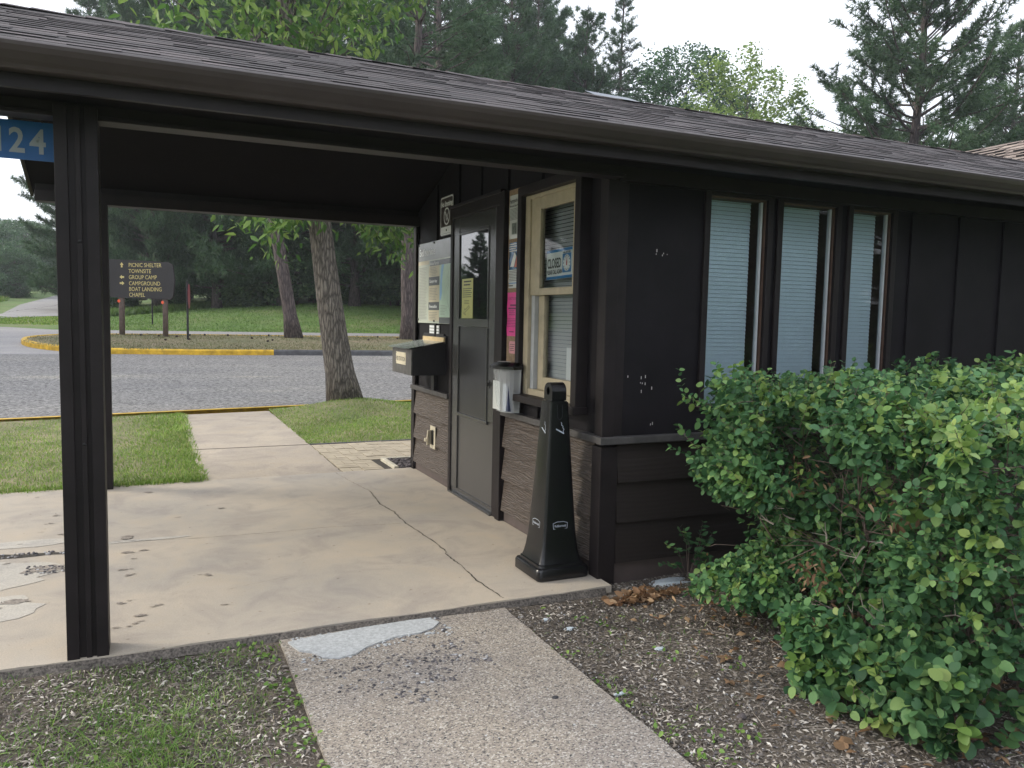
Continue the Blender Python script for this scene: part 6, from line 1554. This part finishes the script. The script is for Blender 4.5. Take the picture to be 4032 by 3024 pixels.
# ---- seedling by the wall, leaf pile, stray leaves and stones
def small_bits():
    rnd = random.Random(91); rs = np.random.RandomState(91)
    t = thing('seedling', 'small leafy seedling growing against the dark siding left of the hedge', 'plant', (2.80, 3.70, -.05))
    mb = MB(); P = []; D = []
    for k in range(9):
        a = Vector((2.83, 3.70, -.05)); tip = a + Vector((rnd.uniform(-.30, .14), rnd.uniform(-.16, .02), rnd.uniform(.10, .36))); m = a.lerp(tip, .55) + Vector((.02, 0, .05)); mb.tube([a, m, tip], [.003, .002, .001], 4, cap=False)
        for j in range(6):
            f = .4 + j * .12; p = m.lerp(tip, (f - .5) * 2) if f > .5 else a.lerp(m, f * 2)
            for s in (-1, 1): P.append(p); D.append(Vector((s * .7 + rnd.gauss(0, .2), -.5 + rnd.gauss(0, .3), rnd.gauss(.2, .3))).normalized())
    mb.build('stem', MT['twig'], t)
    P = np.array([list(p) for p in P]); D = np.array([list(p) for p in D]); L = rs.uniform(.028, .05, len(P))[:, None]; S = np.cross(D, rs.normal(size=(len(P), 3)) * .4 + np.array([0, -.6, .8])); S /= np.linalg.norm(S, axis=1)[:, None]
    V = np.stack([P, P + D * L * .35 + S * L * .25, P + D * L * .7 + S * L * .2, P + D * L, P + D * L * .7 - S * L * .2, P + D * L * .35 - S * L * .25], 1).reshape(-1, 3); b = (np.arange(len(P)) * 6)[:, None]
    link_mesh('foliage', V, np.concatenate([b + np.array([[0, 1, 2, 3]]), b + np.array([[0, 3, 4, 5]])], 0), MT['leafhedge'], t)
    # heap of dead leaves
    n = 210; Q = np.stack([rs.normal(2.42, .10, n), rs.normal(3.50, .035, n), -.045 + rs.uniform(0, .035, n)], -1)
    V, F = leaf_cloud(Q, .055, .55, rs, 'leaf', -.1, spread=2.0); o = link_mesh('leaf_pile', V, F, MT['leafdead']); tag(o, 'heap of curled brown leaves at the foot of the building corner', 'leaf litter', kind='stuff')
    mb = MB()
    o = None
    def rock(name, label, c, r, mat, seed):
        mb = MB(); rr_ = random.Random(seed); mb.ell(c, r, 9, 6, 0, .16, rr_); o = mb.build(name, mat); tag(o, label, 'stone'); return o
    pale = plain('pale_stone', (.50, .56, .60), .8, var=.1, nscale=50, bstr=.5)
    rock('concrete_lump', 'broken pale concrete lump against the building base beside the leaf pile', (2.68, 3.66, -.05), (.17, .07, .035), pale, 1)
    rock('stone', 'pale stone lying in the mulch at the right edge of the walkway', (1.69, 2.62, -.042), (.028, .010, .007), pale, 2)
    rock('stone', 'pale flat stone in the mulch halfway between the walkway and the hedge', (2.10, 2.93, -.042), (.028, .014, .007), pale, 3)
    rock('stone', 'white stone beside the top right corner of the walkway', (1.76, 3.42, -.04), (.028, .018, .013), pale, 4)
    rock('stone', 'pale flat stone right of the walkway below the white stone', (1.82, 3.28, -.04), (.030, .018, .009), pale, 5)
    rock('stone', 'round grey stone in the mulch near the foot of the hedge', (2.02, 2.28, -.04), (.018, .016, .014), MT['rock'], 6)
    # oak leaves lying flat
    for k, (x, y, a, s, lab) in enumerate([(2.22, 1.98, .3, .055, 'tan lobed oak leaf lying below the hedge near the bottom edge'), (2.16, 2.52, 1.4, .035, 'orange brown lobed leaf in the mulch left of the hedge'), (2.30, 2.72, 2.2, .05, 'pale curled oak leaf at the foot of the hedge')]):
        N = 26; pts = []
        for i in range(N):
            q = 2 * math.pi * i / N; rr_ = s * (.55 + .45 * abs(math.cos(q)) ** 1.2) * (1 - .38 * abs(math.sin(q * 4.5)) * abs(math.sin(q)) ** .5)
            pts.append((x + math.cos(q + a) * rr_, y + math.sin(q + a) * rr_ * .9, -.030 + .006 * math.sin(q * 3)))
        mb = MB(); c = (x, y, -.026); mb.add([c] + pts, [(0, i + 1, (i + 1) % N + 1) for i in range(N)]); o = mb.build('oak_leaf', MT['leafdead']); tag(o, lab, 'leaf')
    # straw and twigs
    mb = MB()
    for k in range(110):
        x = rnd.uniform(1.75, 3.2); y = rnd.uniform(1.3, 3.3); a = rnd.uniform(0, 6.3); L = rnd.uniform(.06, .22); z = -.036
        mb.tube([(x, y, z), (x + L * .5 * math.cos(a) + rnd.gauss(0, .01), y + L * .5 * math.sin(a), z + rnd.uniform(0, .02)), (x + L * math.cos(a), y + L * math.sin(a), z + .002)], [.0014, .0012, .0006], 4, cap=False)
    for k in range(50):
        x = rnd.uniform(-1.4, .4); y = rnd.uniform(1.6, 3.5); a = rnd.uniform(0, 6.3); L = rnd.uniform(.04, .14); z = -.04
        mb.tube([(x, y, z), (x + L * math.cos(a), y + L * math.sin(a), z + .008)], [.0012, .0006], 4, cap=False)
    o = mb.build('straw', MT['deadwood']); tag(o, 'dry straw and thin twigs scattered over the mulch', 'straw', kind='stuff')
    # pine cones on the island
    src = None
    for k, (x, y) in enumerate([(-.25, 27.2), (.25, 26.9), (.75, 26.6), (1.15, 27.3), (1.6, 27.5), (2.3, 27.4), (.4, 25.0), (1.05, 25.3), (3.6, 27.6), (5.5, 26.7), (5.9, 26.9), (3.4, 25.2), (3.2, 24.7), (7.2, 27.2), (7.7, 26.5), (2.9, 26.1), (6.5, 25.7)]):
        if src is None:
            mb = MB(); mb.ell((0, 0, 0), (.042, .035, .035), 9, 7, 0, .18, rnd); src = mb.build('pine_cone', plain('pine_cone_scales', (.035, .022, .018), .9, var=.3)); o = src
        else: o = src.copy(); COL.objects.link(o)
        o.location = (x, y, isl_z(x, y) + .03); o.rotation_euler = (0, 0, k * 1.3)
        tag(o, 'small dark pine cone lying on the dry grass island', 'pine cone', 'pine cones on the island')
    # bits on the patio
    mb = MB()
    for k in range(70):
        x = rnd.uniform(-1.2, 2.2); y = rnd.uniform(3.75, 11.5)
        if y > 7.3: x = rnd.uniform(.45, 1.55)
        a = rnd.uniform(0, 6.3); L = rnd.uniform(.006, .022)
        mb.add([(x, y, .0035), (x + L * math.cos(a), y + L * math.sin(a), .006), (x + L * math.cos(a + .5) * .6, y + L * math.sin(a + .5) * .6, .004)], [(0, 1, 2)])
    o = mb.build('litter_crumbs', MT['rock']); tag(o, 'tiny leaf crumbs scattered on the patio and rear walkway', 'litter', kind='stuff')
small_bits()

# ================================================================== air
def haze():
    mb = MB(); mb.box(-420, 420, -120, 420, -3, 60)
    m = bpy.data.materials.new('haze_air'); m.use_nodes = True; nt = m.node_tree; nt.nodes.remove(nt.nodes['Principled BSDF'])
    v = nt.nodes.new('ShaderNodeVolumePrincipled'); v.inputs['Color'].default_value = (.86, .92, 1, 1); v.inputs['Density'].default_value = HAZE; v.inputs['Anisotropy'].default_value = .3
    nt.links.new(v.outputs[0], nt.nodes['Material Output'].inputs['Volume'])
    o = mb.build('haze', m); tag(o, kind='stuff')
HAZE = 0.0010
if HAZE: haze()
